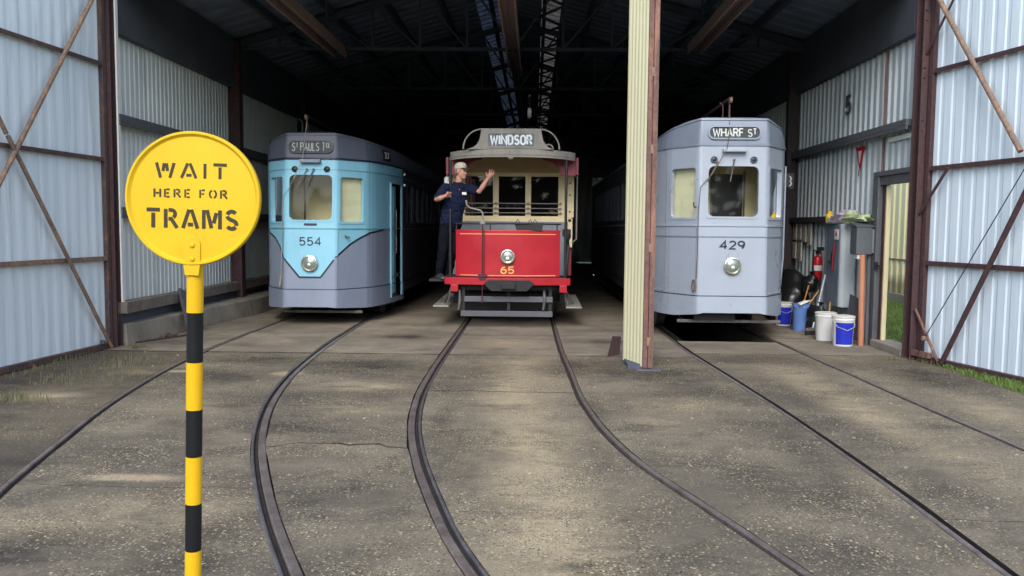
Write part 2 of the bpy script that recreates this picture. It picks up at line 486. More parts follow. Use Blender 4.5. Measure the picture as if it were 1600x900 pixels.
V_LINE = [(-2.0, 1.585), (-1.6, 1.585), (-1.1, 1.55), (-.80, 1.44), (-.60, 1.30), (-.43, 1.10), (-.175, .80), (.175, .80), (.43, 1.14), (.69, 1.34), (.9, 1.45), (1.1, 1.53), (1.6, 1.585), (2.0, 1.585)]
M['tram554'] = tram554_mat()

# ------------------------------------------------------------------ mesh builder
class MB:
    def __init__(s):
        s.v = []; s.f = []; s.uv = None
    def add(s, verts, faces):
        o = len(s.v)
        s.v += [tuple(map(float, p)) for p in verts]
        s.f += [tuple(i + o for i in f) for f in faces]
        return s
    def box(s, x0, x1, y0, y1, z0, z1):
        return s.add([(x0, y0, z0), (x1, y0, z0), (x1, y1, z0), (x0, y1, z0), (x0, y0, z1), (x1, y0, z1), (x1, y1, z1), (x0, y1, z1)],
                     [(0, 3, 2, 1), (4, 5, 6, 7), (0, 1, 5, 4), (1, 2, 6, 5), (2, 3, 7, 6), (3, 0, 4, 7)])
    def bar(s, p0, p1, w, h, up=(0, 0, 1)):
        p0, p1, up = Vector(p0), Vector(p1), Vector(up)
        d = (p1 - p0).normalized()
        a = d.cross(up)
        if a.length < 1e-4:
            a = d.cross(Vector((1, 0, 0)))
        a.normalize(); b = a.cross(d).normalized()
        a *= w / 2; b *= h / 2
        return s.add([p0 - a - b, p0 + a - b, p0 + a + b, p0 - a + b, p1 - a - b, p1 + a - b, p1 + a + b, p1 - a + b],
                     [(0, 1, 2, 3), (7, 6, 5, 4), (0, 4, 5, 1), (1, 5, 6, 2), (2, 6, 7, 3), (3, 7, 4, 0)])
    def tube(s, pts, r, n=8, cap=True):
        pts = [Vector(p) for p in pts]
        rs = r if isinstance(r, (list, tuple)) else [r] * len(pts)
        rings = []
        prev = None
        for i, p in enumerate(pts):
            d = (pts[min(i + 1, len(pts) - 1)] - pts[max(i - 1, 0)]).normalized()
            if prev is None:
                a = d.cross(Vector((0, 0, 1)))
                if a.length < .05:
                    a = d.cross(Vector((0, 1, 0)))
            else:
                a = prev - d * prev.dot(d)
            a.normalize(); prev = a
            b = d.cross(a)
            rings.append([p + (a * math.cos(2 * math.pi * k / n) + b * math.sin(2 * math.pi * k / n)) * rs[i] for k in range(n)])
        vs = [v for q in rings for v in q]
        fs = [(i * n + k, i * n + (k + 1) % n, (i + 1) * n + (k + 1) % n, (i + 1) * n + k) for i in range(len(pts) - 1) for k in range(n)]
        if cap:
            fs += [tuple(range(n))[::-1], tuple((len(pts) - 1) * n + k for k in range(n))]
        return s.add(vs, fs)
    def lathe(s, prof, c=(0, 0, 0), ax=(0, 0, 1), n=24):
        ax = Vector(ax).normalized(); c = Vector(c)
        a = ax.orthogonal().normalized(); b = ax.cross(a)
        vs = []
        for r, h in prof:
            for k in range(n):
                t = 2 * math.pi * k / n
                vs.append(c + ax * h + (a * math.cos(t) + b * math.sin(t)) * r)
        m = len(prof)
        fs = [(i * n + k, i * n + (k + 1) % n, (i + 1) * n + (k + 1) % n, (i + 1) * n + k) for i in range(m - 1) for k in range(n)]
        fs += [tuple(range(n))[::-1], tuple((m - 1) * n + k for k in range(n))]
        return s.add(vs, fs)
    def loft(s, rings, closed=True, cap=True):
        n = len(rings[0])
        vs = [v for q in rings for v in q]
        fs = [(i * n + k, i * n + (k + 1) % n, (i + 1) * n + (k + 1) % n, (i + 1) * n + k) for i in range(len(rings) - 1) for k in range(n if closed else n - 1)]
        if cap:
            fs += [tuple(range(n))[::-1], tuple((len(rings) - 1) * n + k for k in range(n))]
        return s.add(vs, fs)
    def prism(s, poly, fn, o0, o1):
        """poly 2-D outline, fn(a, b, o) -> 3-D, extruded between the offsets o0 and o1."""
        n = len(poly)
        vs = [fn(a, b, o0) for a, b in poly] + [fn(a, b, o1) for a, b in poly]
        return s.add(vs, [tuple(range(n))[::-1], tuple(range(n, 2 * n))] + [(i, (i + 1) % n, n + (i + 1) % n, n + i) for i in range(n)])
    def ball(s, c, rx, ry, rz, n=12, m=8, fn=None):
        c = Vector(c)
        rings = []
        for i in range(m + 1):
            t = math.pi * i / m
            st = max(math.sin(t), .02)
            ring = []
            for k in range(n):
                u = 2 * math.pi * k / n
                p = Vector((rx * st * math.cos(u), ry * st * math.sin(u), -rz * math.cos(t)))
                if fn:
                    p = fn(p)
                ring.append(c + p)
            rings.append(ring)
        return s.loft(rings)
    def build(s, name, mat, parent=None, smooth=None, bevel=0.0, kind=None, uv=None):
        off = Vector((0, 0, 0))
        if parent is not None:
            q = parent
            while q is not None:
                off += q.location
                q = q.parent
        me = bpy.data.meshes.new(name)
        me.from_pydata([(v[0] - off.x, v[1] - off.y, v[2] - off.z) for v in s.v], [], s.f)
        if uv:
            lay = me.uv_layers.new(name='UVMap')
            for lp in me.loops:
                lay.data[lp.index].uv = uv[lp.vertex_index]
        bm = bmesh.new(); bm.from_mesh(me)
        bmesh.ops.recalc_face_normals(bm, faces=bm.faces)
        bm.to_mesh(me); bm.free()
        me.materials.append(M[mat] if isinstance(mat, str) else mat)
        o = bpy.data.objects.new(name, me)
        COL.objects.link(o)
        if smooth:
            me.polygons.foreach_set('use_smooth', [True] * len(me.polygons))
            me.set_sharp_from_angle(angle=R(smooth))
        if bevel:
            b = o.modifiers.new('bevel', 'BEVEL')
            b.width = bevel; b.segments = 2; b.limit_method = 'ANGLE'; b.angle_limit = R(40)
        if parent is not None:
            o.parent = parent
        if kind:
            o['kind'] = kind
        return o

def tag(o, label, cat, group=None):
    o['label'] = label; o['category'] = cat
    if group:
        o['group'] = group
    return o

def thing(name, label, cat, loc=(0, 0, 0), group=None):
    o = bpy.data.objects.new(name, None)
    o.empty_display_size = .2
    COL.objects.link(o)
    o.location = loc
    return tag(o, label, cat, group)

def structure(o):
    o['kind'] = 'structure'
    return o

def share(src, name, parent, dx=0, dy=0, dz=0):
    """a copy of a piece under the same parent, sharing its mesh data"""
    o = src.copy()
    COL.objects.link(o)
    o.parent = parent
    o.location = src.location + Vector((dx, dy, dz))
    return o

def rrect(w, h, r, n=5):
    """rounded rectangle outline, centred"""
    out = []
    for cx, cy, a0 in ((w / 2 - r, h / 2 - r, 0), (-w / 2 + r, h / 2 - r, 90), (-w / 2 + r, -h / 2 + r, 180), (w / 2 - r, -h / 2 + r, 270)):
        for k in range(n):
            a = R(a0 + 90 * k / (n - 1))
            out.append((cx + r * math.cos(a), cy + r * math.sin(a)))
    return out

# ------------------------------------------------------------------ lettering: strokes laid out as thin raised ribbons
def arc(cx, cy, rx, ry, a0, a1, n=8):
    return [(cx + rx * math.cos(R(a0 + (a1 - a0) * k / n)), cy + ry * math.sin(R(a0 + (a1 - a0) * k / n))) for k in range(n + 1)]
W_ = .62
GLYPH = {
    'A': (W_, [[(0, 0), (.31, 1), (.62, 0)], [(.11, .34), (.51, .34)]]),
    'C': (.56, [arc(.29, .73, .27, .27, 30, 180) + arc(.29, .27, .27, .27, 180, 330)]),
    'D': (.56, [[(0, 0), (0, 1), (.26, 1)] + arc(.26, .72, .28, .28, 90, 0) + arc(.26, .28, .28, .28, 0, -90) + [(0, 0)]]),
    'E': (.48, [[(.46, 1), (0, 1), (0, 0), (.46, 0)], [(0, .52), (.4, .52)]]),
    'F': (.48, [[(.46, 1), (0, 1), (0, 0)], [(0, .52), (.4, .52)]]),
    'H': (.58, [[(0, 0), (0, 1)], [(.58, 0), (.58, 1)], [(0, .5), (.58, .5)]]),
    'I': (.04, [[(.02, 0), (.02, 1)]]),
    'L': (.46, [[(0, 1), (0, 0), (.44, 0)]]),
    'N': (.6, [[(0, 0), (0, 1), (.6, 0), (.6, 1)]]),
    'O': (.56, [arc(.28, .72, .28, .28, 0, 180) + arc(.28, .28, .28, .28, 180, 360) + [(.56, .72)]]),
    'P': (.54, [[(0, 0), (0, 1), (.28, 1)] + arc(.28, .75, .25, .25, 90, -90) + [(0, .5)]]),
    'R': (.56, [[(0, 0), (0, 1), (.28, 1)] + arc(.28, .76, .25, .24, 90, -90) + [(0, .52)], [(.27, .52), (.56, 0)]]),
    'S': (.54, [arc(.27, .75, .25, .25, 25, 270) + arc(.27, .25, .26, .25, 90, -155)]),
    'T': (.56, [[(0, 1), (.56, 1)], [(.28, 1), (.28, 0)]]),
    'U': (.56, [[(0, 1), (0, .28)] + arc(.28, .28, .28, .28, 180, 360) + [(.56, 1)]]),
    'W': (.86, [[(0, 1), (.2, 0), (.43, .8), (.66, 0), (.86, 1)]]),
    '.': (.05, [[(.0, .05), (.05, .05)]]),
    '0': (.54, [arc(.27, .72, .27, .28, 0, 180) + arc(.27, .28, .27, .28, 180, 360) + [(.54, .72)]]),
    '2': (.54, [arc(.27, .73, .26, .27, 165, 0) + [(.5, .6), (.02, .0), (.54, .0)]]),
    '3': (.54, [arc(.26, .76, .25, .24, 160, -90) + arc(.26, .26, .27, .26, 90, -160)]),
    '4': (.58, [[(.42, 0), (.42, 1), (0, .3), (.58, .3)]]),
    '5': (.54, [[(.5, 1), (.08, 1), (.04, .55)] + arc(.26, .32, .27, .31, 140, -150)]),
    '6': (.54, [[(.42, 1)] + arc(.32, .34, .3, .6, 110, 175, 5) + arc(.27, .3, .26, .3, 180, 540, 14)]),
    '7': (.52, [[(0, 1), (.52, 1), (.18, 0)]]),
    '9': (.54, [arc(.27, .7, .26, .3, 0, 360, 14) + arc(.22, .66, .31, .62, 0, -70, 5)]),
    # stencil cut letters with their bridges
    'sW': (.94, [[(0, 1), (.22, 0)], [(.41, .97), (.35, .45)], [(.53, .97), (.59, .45)], [(.94, 1), (.72, 0)]]),
    'sA': (.80, [[(.0, 0), (.33, 1)], [(.45, 1), (.78, 0)], [(.26, .2), (.54, .2)]]),
    'sI': (.10, [[(.05, 0), (.05, 1)]]),
    'sT': (.70, [[(0, .95), (.70, .95)], [(.35, .78), (.35, 0)]]),
    'sH': (.66, [[(.03, 0), (.03, 1)], [(.63, 0), (.63, 1)], [(.17, .5), (.49, .5)]]),
    'sE': (.56, [[(.04, 0), (.04, 1)], [(.18, .95), (.52, .95)], [(.18, .5), (.44, .5)], [(.18, .05), (.52, .05)]]),
    'sR': (.70, [[(.05, 0), (.05, 1)], [(.2, .95)] + arc(.34, .74, .22, .21, 90, -60, 6), [(.2, .48), (.34, .48), (.66, 0)]]),
    'sF': (.56, [[(.04, 0), (.04, 1)], [(.18, .95), (.52, .95)], [(.18, .5), (.44, .5)]]),
    'sO': (.72, [arc(.36, .5, .33, .46, 105, 255, 8), arc(.36, .5, .33, .46, 75, -75, 8)]),
    'sM': (.94, [[(.04, 0), (.04, 1)], [(.21, 1), (.45, .04)], [(.56, .30), (.71, .86)], [(.90, 0), (.90, 1)]]),
    'sS': (.62, [arc(.31, .74, .24, .22, 35, 165, 6), arc(.31, .74, .24, .22, 190, 255, 3) + [(.45, .44)] + arc(.31, .26, .25, .22, 40, -10, 3), arc(.31, .26, .25, .22, -35, -150, 6)]),
}

def ribbon(mb, pts, w, fn, o0, o1):
    pts = [Vector(p) for p in pts]
    L, Rr = [], []
    for i, p in enumerate(pts):
        d0 = (p - pts[i - 1]).normalized() if i else None
        d1 = (pts[i + 1] - p).normalized() if i < len(pts) - 1 else None
        d0 = d0 or d1; d1 = d1 or d0
        n0, n1 = Vector((-d0.y, d0.x)), Vector((-d1.y, d1.x))
        mt = (n0 + n1)
        if mt.length < .1:
            mt = n0
        mt.normalize()
        k = w / 2 / max(.45, mt.dot(n0))
        L.append(p + mt * k); Rr.append(p - mt * k)
    n = len(pts)
    vs = [fn(q.x, q.y, o1) for q in L] + [fn(q.x, q.y, o1) for q in Rr] + [fn(q.x, q.y, o0) for q in L] + [fn(q.x, q.y, o0) for q in Rr]
    fs = []
    for i in range(n - 1):
        fs += [(i, i + 1, n + i + 1, n + i), (i, 2 * n + i, 2 * n + i + 1, i + 1), (n + i, n + i + 1, 3 * n + i + 1, 3 * n + i)]
    fs += [(0, n, 3 * n, 2 * n), (n - 1, 3 * n - 1, 4 * n - 1, 2 * n - 1)]
    mb.add(vs, fs)

def lettering(mb, text, fn, cx, cy, width, height, stroke, gap=.22, stencil=False, o0=0.0, o1=.002, space=.45):
    """text: a string, or a list of (glyph, size, raise). Fits it into width x height centred on (cx, cy)."""
    items = [(c, 1.0, 0.0) for c in text] if isinstance(text, str) else text
    tot = 0; lay = []
    for i, (c, sz, rs) in enumerate(items):
        if c == ' ':
            tot += space; continue
        w, st = GLYPH[('s' + c) if stencil else c]
        lay.append((tot, st, sz, rs))
        tot += w * sz + gap * (sz if sz < 1 else 1)
    tot -= gap
    sx = (width - stroke) / tot; sy = height - stroke
    for x0, st, sz, rs in lay:
        for pl in st:
            ribbon(mb, [(cx - width / 2 + stroke / 2 + (x0 + a * sz) * sx, cy - height / 2 + stroke / 2 + (rs + b * sz) * sy) for a, b in pl], stroke * (1 if sz == 1 else .75), fn, o0, o1)
    return mb

def corrugated(length, pitch, depth, style='trim'):
    """profile across a cladding sheet: (along, out) pairs"""
    out = []
    n = max(1, round(length / pitch))
    p = length / n
    for i in range(n):
        a = i * p
        if style == 'trim':
            out += [(a, 0), (a + p * .58, 0), (a + p * .68, depth), (a + p * .90, depth)]
        else:
            out += [(a + p * k / 6, depth * .5 * (1 - math.cos(2 * math.pi * k / 6))) for k in range(6)]
    out.append((length, 0))
    return out

def sheet(mb, p0, p1, z0, z1, nrm, pitch, depth, style='trim', zs=None):
    """vertical corrugated sheet from p0 to p1 (plan points), ribs pointing along nrm; zs(t) gives the top height"""
    p0, p1, nrm = Vector(p0), Vector(p1), Vector(nrm)
    L = (p1 - p0).length; d = (p1 - p0) / L
    pr = corrugated(L, pitch, depth, style)
    vs = []
    for a, o in pr:
        q = p0 + d * a + nrm * o
        vs += [(q.x, q.y, z0), (q.x, q.y, z1 if zs is None else zs(a / L))]
    mb.add(vs, [(2 * i, 2 * i + 2, 2 * i + 3, 2 * i + 1) for i in range(len(pr) - 1)])
    return mb

# ================================================================== GROUND
PIT = (2.2, 3.42, 11.98, 30.0)
mb = MB()
G = 400
xs = [-G, PIT[0] - .05, PIT[1] + .05, G]; ys = [-G, PIT[2] - .05, PIT[3] + .05, G]
for i in range(3):
    for j in range(3):
        if i == 1 and j == 1:
            continue
        mb.add([(xs[i], ys[j], -.05), (xs[i + 1], ys[j], -.05), (xs[i + 1], ys[j + 1], -.05), (xs[i], ys[j + 1], -.05)], [(0, 1, 2, 3)])
structure(mb.build('ground', 'ground'))

structure(MB().box(-9.2, 5.15, 1.0, 10.6, -.2, -.04).build('subgrade', 'dirt'))
RAILS = {
    'A1': [(1.2, -1.72), (3.0, -2.53), (4.2, -3.04), (4.87, -3.26), (5.33, -3.385), (5.99, -3.55), (6.7, -3.73), (8.07, -4.0), (9.11, -4.15), (10.51, -4.27), (12.0, -4.32), (13.6, -4.35), (15, -4.36), (40, -4.36)],
    'A2': [(1.2, .12), (3.0, -.78), (3.78, -1.154), (4.36, -1.42), (5.01, -1.69), (6.07, -2.075), (7.29, -2.4), (8.63, -2.63), (10.53, -2.80), (12.48, -2.885), (14.7, -2.925), (16, -2.925), (40, -2.925)],
    'B1': [(1.2, .68), (3.0, .05), (3.75, -.254), (4.18, -.41), (4.77, -.577), (5.63, -.79), (6.54, -.96), (7.51, -1.07), (9.2, -1.135), (10.8, -1.145), (13.9, -1.155), (40, -1.155)],
    'B2': [(1.2, 2.12), (3.0, 1.56), (3.9, 1.288), (4.44, 1.128), (4.97, .96), (5.64, .757), (6.43, .603), (7.48, .49), (9.34, .42), (10.8, .375), (13.9, .34), (40, .33)],
    'C1': [(1.2, 2.25), (3.87, 2.296), (4.36, 2.304), (5.17, 2.31), (6.06, 2.30), (7.46, 2.265), (9.06, 2.185), (10.94, 2.085), (12.56, 2.06), (40, 2.06)],
    'C2': [(1.2, 3.76), (3.87, 3.745), (5.17, 3.73), (6.18, 3.713), (6.88, 3.69), (7.83, 3.66), (9.37, 3.635), (10.79, 3.60), (12.7, 3.565), (40, 3.56)],
}
class Spline:
    def __init__(s, pts):
        s.y = np.array([p[0] for p in pts]); s.x = np.array([p[1] for p in pts])
        h = np.diff(s.y); dl = np.diff(s.x) / h
        m = np.zeros_like(s.x)
        m[1:-1] = (dl[:-1] * h[1:] + dl[1:] * h[:-1]) / (h[1:] + h[:-1])
        m[0] = dl[0]; m[-1] = 0
        s.m = m
    def __call__(s, y):
        i = int(np.clip(np.searchsorted(s.y, y) - 1, 0, len(s.y) - 2))
        h = s.y[i + 1] - s.y[i]; t = (y - s.y[i]) / h
        return float((2 * t**3 - 3 * t**2 + 1) * s.x[i] + (t**3 - 2 * t**2 + t) * h * s.m[i] + (-2 * t**3 + 3 * t**2) * s.x[i + 1] + (t**3 - t**2) * h * s.m[i + 1])
RS = {k: Spline(v) for k, v in RAILS.items()}
RY = [1.2 + .2 * i for i in range(60)] + [13.2 + .8 * i for i in range(34)]

CHECKED = ('A2', 'B1')
def rail_strip(key, o0, o1, z0, z1):
    """strip alongside a rail centre line between the lateral offsets o0 and o1"""
    mb = MB()
    rings = []
    sp = RS[key]
    for y in RY:
        t = Vector((sp(y + .02) - sp(y - .02), .04)).normalized()
        n = Vector((t.y, -t.x))
        x = sp(y)
        a, b = Vector((x, y)) + n * o0, Vector((x, y)) + n * o1
        rings.append([(a.x, a.y, z0), (a.x, a.y, z1 - .006), (a.x + n.x * .006, a.y + n.y * .006, z1), (b.x - n.x * .006, b.y - n.y * .006, z1), (b.x, b.y, z1 - .006), (b.x, b.y, z0)])
    return mb.loft(rings, closed=False, cap=True)

for nm, (k1, k2), lab in (('A', ('A1', 'A2'), 'sharply curving rusty grooved rails leading to the blue and grey tram'),
                          ('B', ('B1', 'B2'), 'curved rusty grooved rails leading under the red open tram'),
                          ('C', ('C1', 'C2'), 'nearly straight rusty rails running over the pit to the silver grey tram')):
    tr = thing('tram_track', lab, 'tram track', (0, 0, 0), 'tram tracks into the shed')
    for k, sgn in ((k1, 1), (k2, -1)):           # sgn: which side the wheel flange runs on
        if k in CHECKED:
            h = rail_strip(k, *sorted((-.050 * sgn, .004 * sgn)), -.12, .007).build('rail', 'rail', tr, smooth=30)
            rail_strip(k, *sorted((.004 * sgn, .034 * sgn)), -.12, -.02).build('flangeway', 'groove', h)
            rail_strip(k, *sorted((.034 * sgn, .056 * sgn)), -.12, .005).build('guard_lip', 'rail_lip', h, smooth=30)
        else:
            h = rail_strip(k, *sorted((-.036 * sgn, .004 * sgn)), -.12, .006).build('rail', 'rail', tr, smooth=30)
            rail_strip(k, *sorted((.004 * sgn, .034 * sgn)), -.12, -.02).build('flangeway', 'groove', h)

def jag(seed, amp):
    ph = [random.Random(seed * 13 + i).uniform(0, 6.28) for i in range(6)]
    return lambda x: amp * sum(math.sin(x * (3.1 * 1.9 ** i) + ph[i]) / (1.35 ** i) for i in range(6)) * .5

def slab(name, parent, xl, xr, y0, y1, j0, j1, mat, dz=0.0, dx=.012):
    """one concrete slab between two edges; j0 / j1 are the ragged joint lines at its ends (functions of x)"""
    nr = max(2, int((y1 - y0) / .25)); nc = 14
    vs = []; fs = []
    for r in range(nr + 1):
        y = y0 + (y1 - y0) * r / nr
        a, b = xl(y) + dx * random.random() * .6, xr(y) - dx * random.random() * .6
        for c in range(nc + 1):
            x = a + (b - a) * c / nc
            yy = y
            f = r / nr
            yy += j0(x) * max(0, 1 - f * nr) + j1(x) * max(0, 1 - (1 - f) * nr)
            vs.append((x, yy, dz))
    W = nc + 1
    for r in range(nr):
        for c in range(nc):
            fs.append((r * W + c, r * W + c + 1, (r + 1) * W + c + 1, (r + 1) * W + c))
    rim = [c for c in range(W)] + [r * W + nc for r in range(1, nr + 1)] + [nr * W + c for c in range(nc - 1, -1, -1)] + [r * W for r in range(nr - 1, 0, -1)]
    base = len(vs)
    vs += [(vs[i][0], vs[i][1], -.11) for i in rim]
    n = len(rim)
    fs += [(rim[(i + 1) % n], rim[i], base + i, base + (i + 1) % n) for i in range(n)]
    o = MB().add(vs, fs).build(name, mat, parent)
    o.data.materials.append(M['groove'])                     # slab sides coloured dark so the joints look shaded
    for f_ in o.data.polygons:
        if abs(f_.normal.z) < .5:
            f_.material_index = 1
    return o

yard = bpy.data.objects.new('pavement', None); COL.objects.link(yard); structure(yard)
OFF = {k: (.058 if k in CHECKED else .039) for k in RAILS}
edge = lambda k, s: (lambda y: RS[k](y) + s * OFF[k])
def wav(x0, amp, seed):
    j = jag(seed, amp)
    return lambda y: x0 + j(y * .5)
strips = [
    (wav(-9.0, .1, 3), edge('A1', -1), [1.2, 10.42], 'yard_edge'),
    (edge('A1', 1), edge('A2', -1), [1.2, 4.97, 10.42], 'yard'),
    (edge('A2', 1), edge('B1', -1), [1.2, 6.0, 10.44], 'yard'),
    (edge('B1', 1), edge('B2', -1), [1.2, 4.9, 8.1, 10.46], 'yard'),
    (edge('B2', 1), edge('C1', -1), [1.2, 10.46], 'yard'),
    (edge('C1', 1), edge('C2', -1), [1.2, 4.62, 10.80], 'yard'),
    (edge('C2', 1), wav(5.0, .07, 9), [1.2, 4.62, 10.80], 'yard'),
]
sd_ = 40
for xl, xr, ys, mt in strips:
    zero = lambda x: 0.0
    prev = zero
    for i in range(len(ys) - 1):
        sd_ += 1
        last = i == len(ys) - 2
        amp = .10 if (mt == 'yard' and abs(ys[i + 1] - 6.0) < .1) else .022
        nxt = jag(sd_, amp if not last else .02)
        g = .03 if abs(ys[i + 1] - 6.0) < .1 else (.001 if not last else .006)
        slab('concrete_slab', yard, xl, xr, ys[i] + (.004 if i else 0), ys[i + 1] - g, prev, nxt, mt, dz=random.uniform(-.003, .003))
        prev = nxt

floor = bpy.data.objects.new('floor', None); COL.objects.link(floor); structure(floor)
cst = lambda v: (lambda y: v)
YE = 40.0
istrips = [
    (cst(-5.75), edge('A1', -1), [10.42, 12.6, 16, 20, 26, YE]),
    (edge('A1', 1), edge('A2', -1), [10.42, 12.3, 16, 20, 26, YE]),
    (edge('A2', 1), edge('B1', -1), [10.44, 12.5, 16, 20, 26, YE]),
    (edge('B1', 1), edge('B2', -1), [10.46, 12.35, 16, 20, 26, YE]),
    (edge('B2', 1), edge('C1', -1), [10.46, 12.6, 16, 20, 26, YE]),
    (edge('C1', 1), edge('C2', -1), [10.80, 11.98]),
    (edge('C2', 1), cst(5.02), [10.80, 12.4, 16, 20, 26, YE]),
]
for xl, xr, ys in istrips:
    prev = lambda x: 0.0
    for i in range(len(ys) - 1):
        sd_ += 1
        nxt = jag(sd_, .01) if ys[i + 1] < 13 and len(ys) > 2 else (jag(sd_, .02) if len(ys) == 2 else (lambda x: 0.0))
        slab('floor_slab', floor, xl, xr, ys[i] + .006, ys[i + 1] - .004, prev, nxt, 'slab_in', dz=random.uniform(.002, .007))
        prev = nxt
pit = MB()
x0, x1, y0, y1 = PIT
pit.add([(x0, y0, 0), (x1, y0, 0), (x1, y1, 0), (x0, y1, 0), (x0, y0, -1.4), (x1, y0, -1.4), (x1, y1, -1.4), (x0, y1, -1.4)],
        [(4, 5, 6, 7), (0, 1, 5, 4), (1, 2, 6, 5), (2, 3, 7, 6), (3, 0, 4, 7)])
po = pit.build('inspection_pit', 'dirt'); structure(po)

# ================================================================== SHED
XL, XR, Y0, YB = -5.62, 4.92, 10.70, 40.0
RIDGE_X, EAVE, RIDGE = -.40, 5.0, 6.5
shed = thing('tram_shed', 'long corrugated tram shed with dark roof and open rusty framed doors', 'shed', (0, Y0, 0))

# --- inner wall sheets
def wall_run(x, nrm, y0, y1, z0, z1, mat, pitch, depth, w=.8):
    y = y0
    while y < y1 - .05:
        b = min(y + w, y1)
        sheet(MB(), (x, y), (x, b), z0, z1, nrm, pitch, depth).build('cladding_sheet', mat, shed)
        y = b
wall_run(XL - .02, (1, 0), 10.78, 22.78, .34, 4.2, 'wall_in', .133, .013)
wall_run(XR + .02, (-1, 0), 11.98, 23.98, .02, 4.2, 'wall_r', .19, .03)
wall_run(XR + .021, (-1, 0), 10.82, 11.98, 2.46, 4.2, 'wall_r', .19, .03, 1.3)
sheet(MB(), (XL - .02, 22.78), (XL - .02, YB), .0, 4.2, (1, 0), .133, .022).build('rear_cladding', 'wall_in', shed)
sheet(MB(), (XR + .02, 23.98), (XR + .02, YB), .0, 4.2, (-1, 0), .19, .03).build('rear_cladding', 'wall_r', shed)
sheet(MB(), (XL - .05, YB), (XR + .05, YB), 0, 6.6, (0, -1), .3, .03).build('back_wall', 'wall_r', shed)
# outer skins keep daylight out at the wall foot and eaves
MB().box(XL - .14, XL - .06, Y0 + .05, YB + .1, -.05, 5.02).build('outer_wall', 'wall_in', shed)
MB().box(XR + .06, XR + .14, 11.98, YB + .1, -.05, 5.02).build('outer_wall', 'door_r', shed)
MB().box(XR + .06, XR + .14, Y0 + .1, 11.977, 2.50, 5.02).build('outer_wall', 'door_r', shed)
# dark eaves panels above the sheets
MB().box(XL - .02, XL + .10, Y0 + .12, YB, 4.16, 5.06).build('eaves_panel', 'fascia', shed)
MB().box(XR - .10, XR + .02, Y0 + .12, YB, 4.16, 5.06).build('eaves_panel', 'fascia', shed)
for z in (3.05, 1.82):
    mbl = MB().box(XL + .005, XL + .13, Y0 + .12, YB, z - .055, z + .05)
    mbl.box(XL + .10, XL + .13, Y0 + .12, YB, z - .095, z - .055)
    mbl.build('girt', 'girt', shed, bevel=.006)
mbl = MB().box(XR - .14, XR - .01, Y0 + .14, YB, 3.0, 3.09).box(XR - .14, XR - .11, Y0 + .14, YB, 2.955, 3.0)
mbl.build('girt', 'girt', shed, bevel=.006)
MB().box(XR - .13, XR - .01, 12.0, YB, 1.775, 1.87).build('girt', 'dark_girt', shed, bevel=.006)
MB().box(XL + .005, XL + .17, Y0 + .10, YB, .44, .60).build('bottom_rail', 'timber', shed, bevel=.01)
MB().box(XL + .005, XL + .06, Y0 + .10, YB, .30, .44).build('bottom_packer', 'steel_dark', shed)
# columns along both walls
for i, y in enumerate((15.15, 19.5, 23.9, 28.3, 32.7, 37.0)):
    MB().box(XL + .0, XL + .20, y - .09, y + .09, 0, 5.0).build('column', 'rust_post' if i == 0 else 'dark_girt', shed, bevel=.006)
    MB().box(XR - .20, XR, y + .55 - .09, y + .55 + .09, 0, 5.0).build('column', 'dark_girt', shed, bevel=.006)
# concrete kerb along the left wall
mb = MB()
prf = [(10.86, XL + .14), (12.2, -5.34), (13.3, -5.28), (15.2, -5.10), (YB, -5.06)]
mb.loft([[(XL + .0, y, 0), (xf, y, 0), (xf - .03, y, .285), (XL + .0, y, .315)] for y, xf in prf])
mb.build('concrete_kerb', 'curb', shed, bevel=.012)
# entrance posts
def hsec(mb, x0, x1, y0, y1, z0, z1, t=.018):
    """H section with its flanges facing the yard"""
    xm = (x0 + x1) / 2
    mb.box(x0, x1, y0, y0 + t, z0, z1).box(x0, x1, y1 - t, y1, z0, z1).box(xm - t / 2, xm + t / 2, y0 + t, y1 - t, z0, z1)
    return mb
mb = hsec(MB(), XL - .03, XL + .09, Y0 - .03, Y0 + .12, 0, 5.0)
o = mb.build('entrance_column', 'rust_post', shed, bevel=.004)
MB().box(XL + .092, XL + .112, Y0 + .10, Y0 + .16, .6, 5.0).build('edge_flashing', 'white', shed)
mb = hsec(MB(), 4.80, 4.985, 10.50, 10.72, 0, 5.0, .022)
mb.box(4.986, 5.02, 10.50, 10.60, 0, 5.0)
mb.build('entrance_column', 'rust_post', shed, bevel=.004)
mb = MB()
for z in (2.9, 3.02, 3.55, 3.67, 4.25, 4.37):
    for x in (4.83, 4.955):
        mb.lathe([(.013, 0), (.013, .012), (.006, .018)], (x, 10.50, z), (0, -1, 0), 6)
mb.build('bolt', 'rust_post', shed)['kind'] = 'stuff'
# centre post clad in cream sheets
px0, px1 = 1.105, 1.285
sheet(MB(), (1.10, 9.99), (1.272, 9.50), .035, 5.2, (-.94, -.33), .082, .006, 'sine').build('post_cladding', 'cream_sheet', shed)
sheet(MB(), (1.395, 9.50), (1.225, 10.01), .03, 5.2, (.94, .33), .082, .012, 'trim').build('post_cladding', 'cream_sheet', shed)
mb = MB().bar((1.303, 9.50, .02), (1.303, 9.50, 5.2), .052, .02, (0, 1, 0)).bar((1.364, 9.50, .02), (1.364, 9.50, 5.2), .052, .02, (0, 1, 0))
mb.bar((1.333, 9.535, .0), (1.333, 9.535, 5.2), .11, .03, (0, 1, 0))
o = mb.build('centre_post', 'rust_flange', shed, bevel=.004)
mb = MB()
for z in (.33, 1.42, 2.55, 3.42, 4.3):
    MB().box(1.318, 1.350, 9.488, 9.51, z - .05, z + .05).build('post_cleat', 'rust_brace', o)
MB().box(1.11, 1.39, 9.53, 10.0, .0, .06).build('post_foot', 'steel_dark', shed)
MB().box(1.20, 1.48, 9.40, 9.62, .0, .012).build('post_base_plate', 'grey_frame', shed, bevel=.003)
